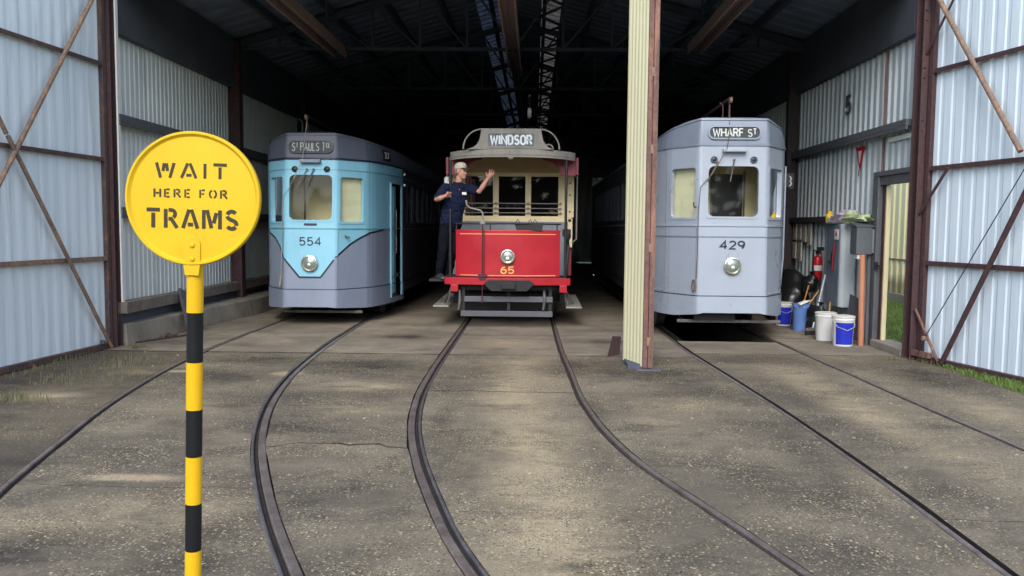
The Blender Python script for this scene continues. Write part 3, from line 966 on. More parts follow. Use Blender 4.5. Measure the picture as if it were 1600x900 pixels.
# header and gable above the opening (out of sight above the picture, they keep the daylight out)
MB().box(XL - .06, XR + .08, Y0 + .125, Y0 + .30, 4.78, 5.08).build('door_header', 'steel_dark', shed)
mb = MB().add([(XL - .1, Y0 + .14, 5.0), (XR + .1, Y0 + .14, 5.0), (RIDGE_X, Y0 + .14, 6.6)], [(0, 1, 2)])
mb.build('gable_sheet', 'cream_sheet', shed)
# roof slopes
for sx, xe in ((-1, XL - .35), (1, XR + .35)):
    pr = corrugated(YB + .3 - (Y0 - .25), .38, .03)
    ze = EAVE - (RIDGE - EAVE) * .35 / 5.2
    zr = lambda x: ze + (RIDGE - ze) * (x - xe) / (RIDGE_X - xe)
    xa, xb = (-1.28, -.76) if sx < 0 else (.52, .06)
    for u0, u1, nm_, mt_ in ((xe, xa, 'roof_slope', 'roof'), (xa, xb, 'skylight_sheet', 'sky_dim' if sx < 0 else 'sky_pale'), (xb, RIDGE_X, 'roof_slope', 'roof')):
        vs = []
        for a, o_ in pr:
            vs += [(u0, Y0 - .25 + a, zr(u0) + o_ + .09), (u1, Y0 - .25 + a, zr(u1) + o_ + .09)]
        MB().add(vs, [(2 * i, 2 * i + 2, 2 * i + 3, 2 * i + 1) for i in range(len(pr) - 1)]).build(nm_, mt_, shed)
    for k in range(6):
        f = (k + .4) / 6
        x = xe + (RIDGE_X - xe) * f; z = ze + (RIDGE - ze) * f
        MB().box(x - .04, x + .04, Y0 - .1, YB, z - .06, z + .075).build('purlin', 'steel_dark', shed)
# roof trusses
for i, y in enumerate((15.3, 19.6, 24.0, 28.4, 32.8, 37.1)):
    mb = MB()
    mb.bar((XL, y, EAVE - .05), (RIDGE_X, y, RIDGE - .08), .08, .12).bar((XR, y, EAVE - .05), (RIDGE_X, y, RIDGE - .08), .08, .12)
    mb.bar((XL, y, EAVE - .1), (XR, y, EAVE - .1), .06, .06)
    for k in range(1, 6):
        for sx, xe in ((-1, XL), (1, XR)):
            x = xe + (RIDGE_X - xe) * k / 6; z = EAVE + (RIDGE - EAVE) * k / 6 - .08
            mb.bar((x, y, EAVE - .1), (x, y, z), .04, .04)
            x2 = xe + (RIDGE_X - xe) * (k + 1) / 6
            mb.bar((x, y, z), (x2, y, EAVE - .1), .035, .035)
    mb.build('roof_truss', 'steel_dark', shed)
# lattice girder lying along the ridge
lat = MB()
for x in (.06, .50):
    lat.bar((x, Y0 + .4, 5.55), (x, YB, 5.55), .05, .05)
y = Y0 + .5; s = 1
while y < YB - 1:
    a, b = (.06, .50) if s > 0 else (.50, .06)
    lat.bar((a, y, 5.55), (b, y + .72, 5.55), .035, .04)
    y += .72; s = -s
lat.build('lattice_girder', 'steel_dark', shed)
# timber troughs that carry the trolley wire over each track
for x, yend in ((-3.64, 15.4), (-.42, 17.2), (2.83, 15.0)):
    t = MB().box(x - .10, x + .10, Y0 + .32, yend, 4.88, 4.93).box(x - .125, x - .098, Y0 + .32, yend, 4.76, 4.935).box(x + .098, x + .125, Y0 + .32, yend, 4.76, 4.935)
    t = t.build('wire_trough', 'trough', shed, bevel=.004)
    MB().tube([(x, Y0 + .3, 4.80), (x, YB - .5, 4.80)], .009, 6).build('trolley_wire', 'grey_steel', t)
    mb = MB()
    yy = Y0 + .8
    while yy < YB - 1:
        mb.bar((x, yy, 4.93), (x, yy, 5.6), .03, .03)
        yy += 2.9
    mb.build('wire_hanger', 'steel_dark', shed)

# --- left door leaf, swung open
def leaf(name_lab, p0, ang, width, H, girts, braces, mats, pitch, depth, style, side, hollow=.05):
    """ang: plan direction from the hinge; side: +1 frame on the right of that direction as seen walking along it"""
    d = Vector((math.cos(ang), math.sin(ang))); n = Vector((d.y, -d.x)) * side
    P = lambda t, z, o=0.0: (p0[0] + d.x * t + n.x * o, p0[1] + d.y * t + n.y * o, z)
    fr = MB()
    fr.bar(P(.035, .03, .03), P(.035, H, .03), .07, .06, (n.x, n.y, 0))
    fr.bar(P(width - .035, .03, .03), P(width - .035, H, .03), .07, .06, (n.x, n.y, 0))
    fr.bar(P(.0, .045, .032), P(width, .045, .032), .065, .07, (0, 0, 1))
    fr.bar(P(.0, H - .03, .032), P(width, H - .03, .032), .065, .07, (0, 0, 1))
    o = fr.build('door_leaf', mats[1], shed, bevel=.004)
    o['label'] = name_lab
    t = .02; w = .78
    while t < width - .06:
        b = min(t + w, width - .01)
        pr = corrugated(b - t, pitch, depth, style)
        vs = []
        for a, oo in pr:
            vs += [P(t + a, .05, -.004 - oo), P(t + a, H - .02, -.004 - oo)]
        MB().add(vs, [(2 * i, 2 * i + 2, 2 * i + 3, 2 * i + 1) for i in range(len(pr) - 1)]).build('cladding_sheet', mats[0], o)
        t = b
    for z in girts:
        g = MB().bar(P(.07, z, .028), P(width - .07, z, .028), .04, .032, (0, 0, 1))
        g.bar(P(.07, z - .025, .048), P(width - .07, z - .018, .048), .012, .034, (0, 0, 1))
        g.build('girt', mats[3] if isinstance(girts, dict) and girts[z] else mats[1], o, bevel=.003)
    for (ta, za), (tb, zb), r, mt in braces:
        MB().tube([P(ta, za, .07 + r), P(tb, zb, .07 + r)], r, 10).build('brace', mt, o, smooth=40)
    return P, o

aL = math.atan2(8.661 - 10.681, -5.792 + 5.636)
PL, leafL = leaf('tall galvanised door leaf with streaked sheets and crossed rusty braces', (-5.636, 10.66), aL, 3.55, 4.95, {3.71: 0, 2.49: 0, 1.205: 1},
     [((.02, 4.85), (1.82, 2.36), .027, 'rust_brace'), ((.10, .03), (1.88, 2.58), .024, 'rust_brace'), ((1.82, 2.36), (3.5, .06), .027, 'rust_brace'), ((1.9, 2.6), (3.5, 4.9), .024, 'rust_brace')],
     ('door_l', 'rust_rail', 'rust_brace', 'rust_brace'), .22, .006, 'sine', -1)
# --- right door leaf
aR = math.atan2(8.88 - 10.525, 5.295 - 4.906)
PR, leafR = leaf('tall galvanised door leaf with ribbed sheets and maroon frame', (4.93, 10.48), aR, 3.6, 4.95, {3.62: 0, 2.43: 0, 1.255: 0},
     [((.05, 4.62), (1.52, 2.50), .030, 'rust_brace'), ((.60, 4.65), (-.02, 3.84), .014, 'rust_post'), ((.44, 2.40), (-.02, 1.86), .018, 'rust_post'),
      ((1.80, 2.40), (.50, .05), .030, 'rust_post'), ((-.02, .66), (.42, .05), .018, 'rust_flange')],
     ('door_r', 'rust_post', 'rust_brace', 'rust_brace'), .21, .010, 'trim', 1)
MB().tube([PR(1.75, 2.55, .1), PR(1.0, 1.47, .105), PR(.21, .33, .11), PR(.10, .09, .12)], .006, 6).build('stay_cable', 'black', leafR)
MB().lathe([(.02, -.03), (.03, -.02), (.03, .02), (.02, .03)], PR(.20, .31, .12), (0, 0, 1), 8).build('cable_clamp', 'rust_brace', leafR)
MB().bar(PR(-.03, .10, .09), PR(.28, .10, .09), .06, .07).build('bottom_hinge', 'rust_flange', leafR, bevel=.004)
MB().lathe([(.02, 0), (.035, .01), (.035, .05), (.02, .06)], PL(.28, .085, .09), (0, 0, 1), 8).build('drop_bolt', 'steel_dark', leafL)

# --- doorway in the right wall
MB().box(XR - .09, XR + .05, 11.74, 11.92, 0, 2.40).build('door_jamb', 'grey_frame', shed, bevel=.005)
MB().box(XR - .02, XR + .05, 11.66, 11.738, 0, 2.28).build('door_stop', 'rust_post', shed, bevel=.004)
MB().box(XR - .09, XR + .05, 10.84, 11.92, 2.402, 2.47).build('door_head', 'grey_frame', shed, bevel=.005)
MB().box(XR - .01, XR + .05, 11.625, 11.657, .1, 2.27).build('door_lining', 'cream_pt', shed)
MB().box(XR - .06, XR + .03, 10.84, 11.735, 2.28, 2.398).build('transom', 'grey_frame', shed)
MB().box(XR - .12, XR + .18, 10.76, 11.74, .0, .10).build('door_sill', 'curb', shed, bevel=.012)
MB().box(XR - .035, XR - .012, 10.86, 11.60, 2.86, 2.92).build('drip_strip', 'white', shed)
MB().tube([(XR - .04, 11.74, 2.48), (XR - .04, 11.74, 2.95)], .018, 8).tube([(XR - .04, 11.74, 3.1), (XR - .04, 11.74, 4.16)], .018, 8).build('rusty_downpipe', 'rust_flange', shed)
mb = MB().box(XR - .10, XR - .06, 11.70, 11.735, 1.10, 1.20).tube([(XR - .08, 11.68, 1.15), (XR - .08, 11.60, 1.15), (XR - .08, 11.60, 1.10)], .012, 6)
mb.build('door_latch', 'black', shed)
mb = MB().box(4.985, 5.0, 10.73, 10.80, 1.58, 1.70).tube([(4.95, 10.74, 1.66), (4.86, 10.78, 1.66)], .015, 6)
mb.build('door_hasp', 'black', shed)
# numeral and triangular plate hung on the right wall
def wall_fn(y, z):
    return lambda a, b, o: (XR - .012 - o, y - a, z + b)
mb = MB()
lettering(mb, '5', wall_fn(13.17, 3.6), 0, 0, .24, .32, .05, o0=0, o1=.012)
tag(mb.build('wall_numeral', 'box_grey'), 'dark numeral five on the ribbed wall above the long girt', 'numeral')
tri = thing('warning_plate', 'small red bordered triangular plate pointing down on the ribbed wall', 'sign', (XR - .012, 12.61, 2.75))
f = wall_fn(12.61, 2.75)
MB().prism([(-.17, .15), (.17, .15), (0, -.19)], f, .0, .012).build('plate', 'extinguisher', tri)
MB().prism([(-.07, .09), (.07, .09), (0, -.10)], f, .012, .015).build('plate_face', 'white', tri)
MB().bar((XR - .03, 12.61, 2.56), (XR - .03, 12.61, 2.46), .012, .012).build('hook', 'steel_dark', tri)

# ================================================================== TRAMS WITH CLOSED ENDS
class Shell:
    """body side wrapped round a tapering tram end; s runs round the plan from the middle of the front, z upwards"""
    def __init__(s, org, half, rake, z_cant, z_top, drop, hw, dpow=1.2):
        s.org = org
        pts = [(-x, y) for x, y in half[::-1]] + list(half)
        s.p = [Vector(q) for q in pts]
        s.s = [0.0]
        for a, b in zip(s.p, s.p[1:]):
            s.s.append(s.s[-1] + (b - a).length)
        mid = (s.s[len(half) - 1] + s.s[len(half)]) / 2
        s.s = [v - mid for v in s.s]
        s.rake, s.zc, s.zt, s.drop, s.hw, s.dpow = rake, z_cant, z_top, drop, hw, dpow
        s.nv = []
        for i in range(len(s.p)):
            d0 = (s.p[i] - s.p[i - 1]).normalized() if i else None
            d1 = (s.p[i + 1] - s.p[i]).normalized() if i < len(s.p) - 1 else None
            d0 = d0 or d1; d1 = d1 or d0
            n = Vector((d0.y, -d0.x)) + Vector((d1.y, -d1.x))
            n.normalize()
            k = 1 / max(.6, n.dot(Vector((d0.y, -d0.x))))
            s.nv.append(n * k)
    def plan(s, t):
        i = 0
        while i < len(s.s) - 2 and t > s.s[i + 1]:
            i += 1
        f = (t - s.s[i]) / (s.s[i + 1] - s.s[i])
        return s.p[i].lerp(s.p[i + 1], f), s.nv[i].lerp(s.nv[i + 1], f)
    def s_at(s, y, side=1):
        """arc position on one side where the plan reaches depth y"""
        rng = range(len(s.p) - 1)
        for i in rng:
            a, b = s.p[i], s.p[i + 1]
            if side * (a.x + b.x) > 0 and min(a.y, b.y) - 1e-6 <= y <= max(a.y, b.y) + 1e-6 and abs(b.y - a.y) > 1e-6:
                return s.s[i] + (s.s[i + 1] - s.s[i]) * (y - a.y) / (b.y - a.y)
    def top(s, x):
        f = max(0, min(1, (abs(x) - s.hw) / (1.15 - s.hw)))
        return s.zt - s.drop * f ** s.dpow
    def map(s, t, z, o=0.0):
        q, n = s.plan(t)
        if z > s.zc:
            k = (z - s.zc) / (s.zt - s.zc)
            z = s.zc + (s.top(q.x) - s.zc) * k
            o = o - .05 * k * k
        w = max(0, 1 - max(0, abs(q.x) - s.hw) / .55)
        ry = -s.rake * max(0, 2.6 - z) * w
        return (s.org[0] + q.x + n.x * o, s.org[1] + q.y + n.y * o + ry, s.org[2] + z)

def shell_grid(sh, s_lo, s_hi, zs, holes, off=0.0, extra_s=(), zlow=None):
    ss = sorted(set([round(v, 5) for v in sh.s if s_lo < v < s_hi] + [s_lo, s_hi] + [round(v, 5) for h in holes for v in h[:2] if s_lo < v < s_hi] + [round(v, 5) for v in extra_s if s_lo < v < s_hi]))
    z_all = sorted(set([round(v, 5) for v in zs] + [round(v, 5) for h in holes for v in h[2:] if zs[0] < v < zs[-1]]))
    mb = MB(); idx = {}; uv = []
    def vid(i, j):
        if (i, j) not in idx:
            z = z_all[j]
            if j == 0 and zlow:
                z = zlow(sh.plan(ss[i])[0].x)
            idx[(i, j)] = len(mb.v)
            mb.v.append(sh.map(ss[i], z, off)); uv.append((ss[i], z))
        return idx[(i, j)]
    for i in range(len(ss) - 1):
        for j in range(len(z_all) - 1):
            sc, zc = (ss[i] + ss[i + 1]) / 2, (z_all[j] + z_all[j + 1]) / 2
            if any(h[0] < sc < h[1] and h[2] < zc < h[3] for h in holes):
                continue
            mb.f.append((vid(i, j), vid(i + 1, j), vid(i + 1, j + 1), vid(i, j + 1)))
    return mb, uv

def shell_window(sh, hole, parent, frame_mat, rad=.07, border=.035, depth=.05, proud=.009, pane='glass'):
    s0, s1, z0, z1 = hole
    cs, cz, w, h = (s0 + s1) / 2, (z0 + z1) / 2, s1 - s0, z1 - z0
    rad = min(rad, w * .3)
    inn = rrect(w - .004, h - .004, rad); outr = rrect(w + 2 * border, h + 2 * border, min(rad * .9, .05))
    mb = MB(); n = len(inn)
    rings = []
    for ring, o in ((outr, -.01), (outr, proud), (inn, proud), (inn, -depth)):
        rings.append([sh.map(cs + a, cz + b, o) for a, b in ring])
    mb.loft(rings, closed=True, cap=False)
    o = mb.build('window', frame_mat, parent, smooth=35)
    p = MB()
    p.add([sh.map(s0, z0, -.025), sh.map(s1, z0, -.025), sh.map(s1, z1, -.025), sh.map(s0, z1, -.025)], [(0, 1, 2, 3)])
    p.build('pane', pane, o)
    return o

def band(sh, s_lo, s_hi, z, hgt, proud, n=60):
    rings = []
    cuts = sorted(set([s_lo, s_hi] + [v for v in sh.s if s_lo < v < s_hi]))
    zf = z if callable(z) else (lambda t: z)
    for t in cuts:
        rings.append([sh.map(t, zf(t) - hgt / 2, -.004), sh.map(t, zf(t) - hgt / 2, proud), sh.map(t, zf(t) + hgt / 2, proud), sh.map(t, zf(t) + hgt / 2, -.004)])
    return MB().loft(rings, closed=True)

def rounded_plan(hw, L):
    return [(hw - .035, 0), (hw, .008), (hw + .028, .034), (.82, .44), (.885, .56), (.935, .70), (.977, .86), (1.015, 1.03), (1.05, 1.22), (1.085, 1.45), (1.115, 1.7), (1.137, 1.95), (1.15, 2.25), (1.15, L)]

def wheel(mb, x, y, r=.36):
    mb.lathe([(.05, -.11), (r * .55, -.10), (r * .62, -.05), (r * .9, -.05), (r, -.06), (r, .06), (r + .025, .065), (r + .025, .09), (r * .6, .09), (.05, .1)], (x, y, r + .016), (1 if x < 0 else -1, 0, 0), 20)

def bogie(parent, org, y, gauge=.72):
    b = MB()
    x0, y0 = org[0], org[1]
    for s in (-1, 1):
        b.bar((x0 + s * .95, y0 + y - .95, .45), (x0 + s * .95, y0 + y + .95, .45), .08, .16)
        b.box(x0 + s * .95 - .07, x0 + s * .95 + .07, y0 + y - .72, y0 + y - .48, .28, .52).box(x0 + s * .95 - .07, x0 + s * .95 + .07, y0 + y + .48, y0 + y + .72, .28, .52)
    b.box(x0 - .95, x0 + .95, y0 + y - .12, y0 + y + .12, .40, .58)
    o = b.build('bogie', 'black', parent)
    for dy in (-.6, .6):
        for s in (-1, 1):
            m = MB(); wheel(m, x0 + s * gauge, y0 + y + dy)
            m.build('wheel', 'rail_lip', o, smooth=40)

def closed_tram(name, label, org, cfg):
    L = 12.6; hw = cfg['hw']
    t = thing(name, label, 'tram', org)
    sh = Shell(org, rounded_plan(hw, L), cfg['rake'], cfg['z_cant'], cfg['z_top'], cfg['drop'], hw, cfg.get('dpow', 1.2))
    zb, zf, zc, zt = cfg['z_bot'], cfg['z_fender'], cfg['z_cant'], cfg['z_top']
    S = sh.s[-1]
    wz0, wz1 = cfg['win']
    holes = [(-cfg['cw'], cfg['cw'], wz0, wz1)]
    f0 = hw + cfg['fw'][0]; f1 = hw + cfg['fw'][1]
    side_holes = [(f0, f1, wz0 + cfg['fz'][0], wz1 + cfg['fz'][1]), (-f1, -f0, wz0 + cfg['fz'][0], wz1 + cfg['fz'][1])]
    holes += side_holes
    # passenger windows down the sides
    sw = []
    for sd in (-1, 1):
        y = 2.75
        while y < L - 1.2:
            a, b = sh.s_at(y, sd), sh.s_at(y + .62, sd)
            sw.append((min(a, b), max(a, b), wz0 - .02, wz1 - .02))
            y += .80
    door = []
    for sd in cfg['doors']:
        a, b = sh.s_at(cfg['door_y'][0], sd), sh.s_at(cfg['door_y'][1], sd)
        door.append((min(a, b), max(a, b), zb + .06, cfg['door_top']))
    allh = holes + sw + door
    zlow = cfg['zlow']
    ex = [v * .05 for v in range(-26, 27)]
    # body sides between fender line and cantrail, skirt below, roof band above
    sb, sa = sh.s_at(2.25, 1), sh.s_at(2.25, -1)
    mb, uv = shell_grid(sh, sa, sb, [zf, 1.2, zc], [h for h in allh], 0, ex)
    mb.build('body', cfg['m_body'], t, smooth=55, uv=uv)
    mb, uv = shell_grid(sh, sa, sb, [zb, zb + .12, zf + .012], door, .014, ex, zlow)
    mb.build('skirt', cfg['m_skirt'], t, smooth=55, uv=uv)
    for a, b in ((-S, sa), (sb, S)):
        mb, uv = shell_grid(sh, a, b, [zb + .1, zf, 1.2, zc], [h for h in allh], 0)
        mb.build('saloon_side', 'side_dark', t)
    sg = [zc, zc + (zt - zc) * .3, zc + (zt - zc) * .6, zc + (zt - zc) * .85, zt]
    mb, uv = shell_grid(sh, -S, S, sg, [], .006, ex)
    mb.build('roof_band', cfg['m_roof'], t, smooth=55, uv=uv)
    # domed roof
    rings = []
    cuts = sorted(set([-S, S] + [v for v in sh.s] + [v for v in ex if abs(v) < 1.6]))
    for f in (0, .12, .3, .55, .8, 1):
        ring = []
        for v in cuts:
            p = Vector(sh.map(v, zt, .0))
            x = (p.x - org[0]) * (1 - f); y = p.y - org[1]
            k = max(0, min(1, 1 - y / 3.0))
            y = y + f * .9 * k
            z = p.z + (cfg['crown'] - (p.z - zt) if f else 0) * (1 - (1 - f) ** 2) if f else p.z
            ring.append((org[0] + x, org[1] + y, z + .002))
        rings.append(ring)
    MB().loft(rings, closed=False, cap=False).build('roof', cfg['m_roof'], t, smooth=40)
    band(sh, -S, S, zt - .012, .03, .02).build('roof_bead', cfg['m_roof'], t, smooth=35)
    # mouldings
    for z, hgt, pr, mt in cfg['bands']:
        band(sh, -S, S, z, hgt, pr).build('belt_rail', mt, t, smooth=35)
    band(sh, -S, S, zf + .004, .012, .017).build('fender_line', 'navy_line', t, smooth=35)
    # sheet joints on the end panels, with their rivet rows
    for sg_ in (-1, 1):
        for ds_, za_, zb_2 in ((.66, zf + .03, zc - .03), (.03, zf + .03, wz0 - .16)):
            m = MB(); ribbon(m, [(sg_ * (hw + ds_), za_), (sg_ * (hw + ds_), (za_ + zb_2) / 2), (sg_ * (hw + ds_), zb_2)], .006, lambda a_, b_, o_: sh.map(a_, b_, o_), -.001, .0012)
            m.build('panel_joint', 'seam', t)
    rv = MB()
    for k in range(-22, 23):
        rv.ball(sh.map(k * .09, zf + .05, .001), .006, .006, .006, 6, 4)
    rv.build('rivet_row', cfg['m_skirt'], t)['kind'] = 'stuff'
    # windows
    shell_window(sh, holes[0], t, cfg['m_frame'], .085, .028)
    for h in side_holes:
        wo = shell_window(sh, h, t, cfg['m_sframe'], .05, .03)
        bl = MB()
        zz = [h[2] - .03 + (h[3] - h[2] + .06) * k / 8 for k in range(9)]
        bl.add([sh.map(a_, z_, -.075 - .004 * (k % 2)) for k, z_ in enumerate(zz) for a_ in (h[0] - .03, h[1] + .03)], [(2 * k, 2 * k + 1, 2 * k + 3, 2 * k + 2) for k in range(8)])
        bl.build('blind', 'blind_cream', wo)
    for h in sw:
        shell_window(sh, h, t, 'steel_dark', .04, .03)
    # cab lining, ceiling, floor and bulkhead
    inner = [h for h in allh]
    a, b = sh.s_at(1.9, -1), sh.s_at(1.9, 1)
    mb, uv = shell_grid(sh, a, b, [.72, 1.2, 2.72], inner, -.055, ex)
    mb.build('cab_lining', 'cream_in', t, smooth=35)
    pl = []
    for v in sorted(set([a, b] + [q for q in sh.s if a < q < b])):
        p = sh.map(v, 2.0, -.05)
        pl.append((p[0], p[1]))
    nn = len(pl)
    fl = MB().add([(x, y, org[2] + .72) for x, y in pl], [tuple(range(nn))])
    fl.build('cab_floor', 'dark_in', t)
    MB().add([(x, y, org[2] + 2.70) for x, y in pl], [tuple(range(nn))]).build('cab_ceiling', 'cream_in', t)
    bx0, bx1 = cfg['bulk_door']
    by = org[1] + .92
    bk = MB()
    bk.box(org[0] - .905, org[0] + bx0, by, by + .04, .72, 2.70).box(org[0] + bx1, org[0] + .905, by, by + .04, .72, 2.70).box(org[0] + bx0 + .001, org[0] + bx1 - .001, by, by + .04, 2.50, 2.699)
    bko = bk.build('bulkhead', 'cream_in', t, bevel=.004)
    for xx in (bx0 - .03, bx1 + .005):
        MB().box(org[0] + xx, org[0] + xx + .03, by - .012, by - .001, .73, 2.55).build('door_post', 'timber', bko)
    if cfg['closed']:
        MB().box(org[0] + bx0 + .002, org[0] + bx1 - .002, by + .01, by + .03, .73, 2.498).build('door_or_shade_panel', cfg.get('m_doorway_shade', 'cream_in'), bko)  # cream door on one tram, dark stand-in for saloon shade on the other
        MB().box(org[0] + bx0 + .06, org[0] + bx0 + .10, by - .02, by + .009, 1.55, 1.75).build('door_handle', 'black', bko)
    # driver's desk
    dk = MB()
    dk.box(org[0] - .62, org[0] - .30, org[1] + .38, org[1] + .70, .73, 1.62).lathe([(.10, 0), (.11, .04), (.02, .06), (.02, .1)], (org[0] - .46, org[1] + .54, 1.62), (0, 0, 1), 16)
    dk.build('controller', 'black', t, bevel=.01)
    mb = MB().box(org[0] - 1.1, org[0] + 1.1, org[1] + 1.95, org[1] + L - .1, .70, .76)
    mb.build('saloon_floor', 'dark_in', t)
    MB().add([(org[0] - 1.15, org[1] + L, .35), (org[0] + 1.15, org[1] + L, .35), (org[0] + 1.15, org[1] + L, zt - .1), (org[0] - 1.15, org[1] + L, zt - .1)], [(0, 1, 2, 3)]).build('rear_end', cfg['m_body2'], t)
    # doorways: posts, step well and folding leaf
    for h in door:
        sgn = 1 if h[0] > 0 else -1
        rim = MB()
        pr = [sh.map(h[0], h[2], .012), sh.map(h[0], h[3], .012), sh.map(h[1], h[3], .012), sh.map(h[1], h[2], .012)]
        rim.tube(pr, .022, 6)
        rim.build('door_frame', cfg['m_frame'], t, smooth=40)
        q0, q1 = Vector(sh.map(h[0], h[2], -.05)), Vector(sh.map(h[1], h[2], -.05))
        st = MB()
        st.box(min(q0.x, q1.x) - .5 * (sgn > 0), max(q0.x, q1.x) + .5 * (sgn < 0), min(q0.y, q1.y), max(q0.y, q1.y), h[2] - .02, h[2] + .02)
        st.build('door_step', 'grey_steel', t)
        ym = org[1] + cfg['door_y'][1] - .12
        mb = MB()
        xi = org[0] + sgn * 1.06
        mb.box(min(xi, xi - sgn * .06), max(xi, xi - sgn * .06), ym - .16, ym + .06, h[2] + .04, h[3] - .04)
        mb.build('door_leaf', cfg['m_leaf'], t, bevel=.005)
        MB().tube([(xi + sgn * .05, ym - .2, 1.15), (xi + sgn * .05, ym - .2, 1.95)], .014, 8).build('grab_rail', 'chrome', t, smooth=40)
    # destination blind
    ds = cfg['dest']
    F = lambda a_, b_, o_: sh.map(a_, ds['z'] + b_, o_)
    box = MB()
    outl = rrect(ds['w'], ds['h'], ds['h'] * .45, 7)
    inl = rrect(ds['w'] - .05, ds['h'] - .05, ds['h'] * .45 - .025, 7)
    box.loft([[F(a_, b_, o_) for a_, b_ in ring] for ring, o_ in ((outl, -.01), (outl, .032), (inl, .032), (inl, .012))], closed=True, cap=False)
    dfo = box.build('destination_box', cfg['m_dest'], t, smooth=35)
    MB().prism(inl, F, .008, .013).build('blind', 'sign_black', dfo)
    mb = MB(); lettering(mb, ds['text'], F, 0, 0, ds['tw'], ds['th'], ds['st'], gap=ds.get('gap', .16), o0=.0125, o1=.0165)
    mb.build('lettering', ds['mat'], dfo)
    # fleet number
    nb = cfg['number']
    mb = MB(); lettering(mb, nb[0], lambda a_, b_, o_: sh.map(a_, nb[1] + b_, o_), 0, 0, nb[2], nb[3], nb[4], gap=.24, o0=-.002, o1=.003)
    mb.build('fleet_number', 'number_dk', t)
    # headlamp
    zl, r = cfg['lamp']
    c = Vector(sh.map(0, zl, 0))
    hl = MB().lathe([(r * .92, -.02), (r * .98, .02), (r, .045), (r * .97, .062), (r * .86, .066), (r * .82, .05)], c, (0, -1, 0), 32).build('headlamp', 'chrome', t, smooth=40)
    MB().lathe([(r * .84, .046), (r * .6, .062), (r * .3, .07), (.004, .073)], c, (0, -1, 0), 28).build('lens', 'lens', hl, smooth=50)
    MB().lathe([(.022, .06), (.026, .072), (.012, .085)], c + Vector((0, 0, -.02)), (0, -1, 0), 14).build('bulb', 'lens_clear', hl, smooth=50)
    for a_ in range(4):
        q = c + Vector((math.cos(R(45 + 90 * a_)) * r * 1.0, -.03, math.sin(R(45 + 90 * a_)) * r * 1.0))
        MB().lathe([(.010, 0), (.010, .012), (.004, .016)], q, (0, -1, 0), 8).build('clip', 'chrome', hl)
    # marker lamps and visor rail
    for x in (-cfg['mk'][0], cfg['mk'][0]):
        c = Vector(sh.map(x, cfg['mk'][1], 0))
        mk = MB().lathe([(.05, -.01), (.05, .018), (.042, .024), (.036, .012)], c, (0, -1, 0), 18).build('marker_lamp', 'black' if cfg['dark_mk'] else 'grey_steel', t, smooth=40)
        MB().lathe([(.037, .008), (.02, .016), (.003, .018)], c, (0, -1, 0), 14).build('lamp_glass', 'black_gloss', mk, smooth=50)
    vz = cfg['visor']
    v = MB().box(org[0] - .17, org[0] + .17, sh.map(0, vz, 0)[1] - .10, sh.map(0, vz, 0)[1] + .01, vz - .025, vz + .03)
    v.build('visor', cfg['m_skirt'], t, bevel=.012)
    # wiper arms
    for (xa, za), (xb, zb_), rr in cfg['wipers']:
        pa, pb = sh.map(xa, za, .015), sh.map(xb, zb_, .035)
        w = MB().tube([pa, (pa[0], pa[1] - .03, pa[2]), pb], rr, 6)
        w.lathe([(.018, 0), (.018, .03)], pa, (0, -1, 0), 8)
        w.build('wiper', cfg['m_wiper'], t, smooth=40)
    # trolley pole base, pole and its cord
    px, py = cfg['pole']
    tp = MB().box(org[0] + px - .1, org[0] + px + .1, org[1] + py + 3.5, org[1] + py + 4.0, zt + cfg['crown'] - .02, zt + cfg['crown'] + .18)
    tp.tube([(org[0] + px, org[1] + py + 3.7, zt + cfg['crown'] + .15), (org[0] + px, org[1] + py + .1, zt + .30), (org[0] + px, org[1] + py - .06, zt + .27)], .022, 8)
    tp.tube([(org[0] + px - .09, org[1] + py + .02, zt - .02), (org[0] + px - .09, org[1] + py + .02, zt + .20), (org[0] + px - .14, org[1] + py + .02, zt + .25)], .010, 6)
    tp.tube([(org[0] + px + .0, org[1] + py + .02, zt - .02), (org[0] + px + .0, org[1] + py + .02, zt + .26)], .012, 6)
    tpo = tp.build('trolley_pole', cfg['m_pole'], t, smooth=40)
    MB().lathe([(.03, -.02), (.05, -.018), (.035, 0), (.05, .018), (.03, .02)], (org[0] + px, org[1] + py - .06, zt + .27), (1, 0, 0), 14).build('trolley_wheel', 'rust_brace', tpo, smooth=40)
    cord = [Vector(sh.map(a_, z_, o_)) if len(q) == 3 else Vector(q[0]) for q in cfg['cord'] for a_, z_, o_ in [q]]
    cord = [Vector((org[0] + px, org[1] + py - .02, zt + .24))] + cord
    MB().tube(cord, cfg['cord_r'], 6).build('pole_cord', cfg['m_cord'], t, smooth=60)
    # coil of spare cord and its catcher
    ca, cz = cfg['coil']
    loops = []
    for k in range(37):
        u = 2 * math.pi * k / 12
        loops.append(sh.map(ca + .028 * math.sin(u) + .006 * k / 12, cz - .075 + .085 * math.cos(u), .022 + .006 * (k // 12)))
    MB().tube(loops, .008, 6).build('cord_coil', cfg['m_cord'], t, smooth=60)
    # coupler bar / lifeguard tray below the skirt
    zl, x0, x1, yy = cfg['tray']
    MB().box(org[0] + x0, org[0] + x1, org[1] + yy, org[1] + yy + .06, zl - .022, zl + .022).build('lifeguard_bar', 'rail_lip', t, bevel=.005)
    lg = MB()
    for k in range(5):
        x = org[0] + x0 + .1 + (x1 - x0 - .2) * k / 4
        lg.bar((x, org[1] + yy + .03, zl), (x, org[1] + yy + .9, zl + .12), .04, .03)
    lg.box(org[0] - .75, org[0] + .75, org[1] + .5, org[1] + 2.2, .40, .62)
    lg.build('underframe', 'black', t)
    MB().box(org[0] - .95, org[0] + .95, org[1] + 1.35, org[1] + L - .3, .60, .695).build('floor_frame', 'black', t)
    for y in (2.6, 9.9):
        bogie(t, org, y)
    return t, sh

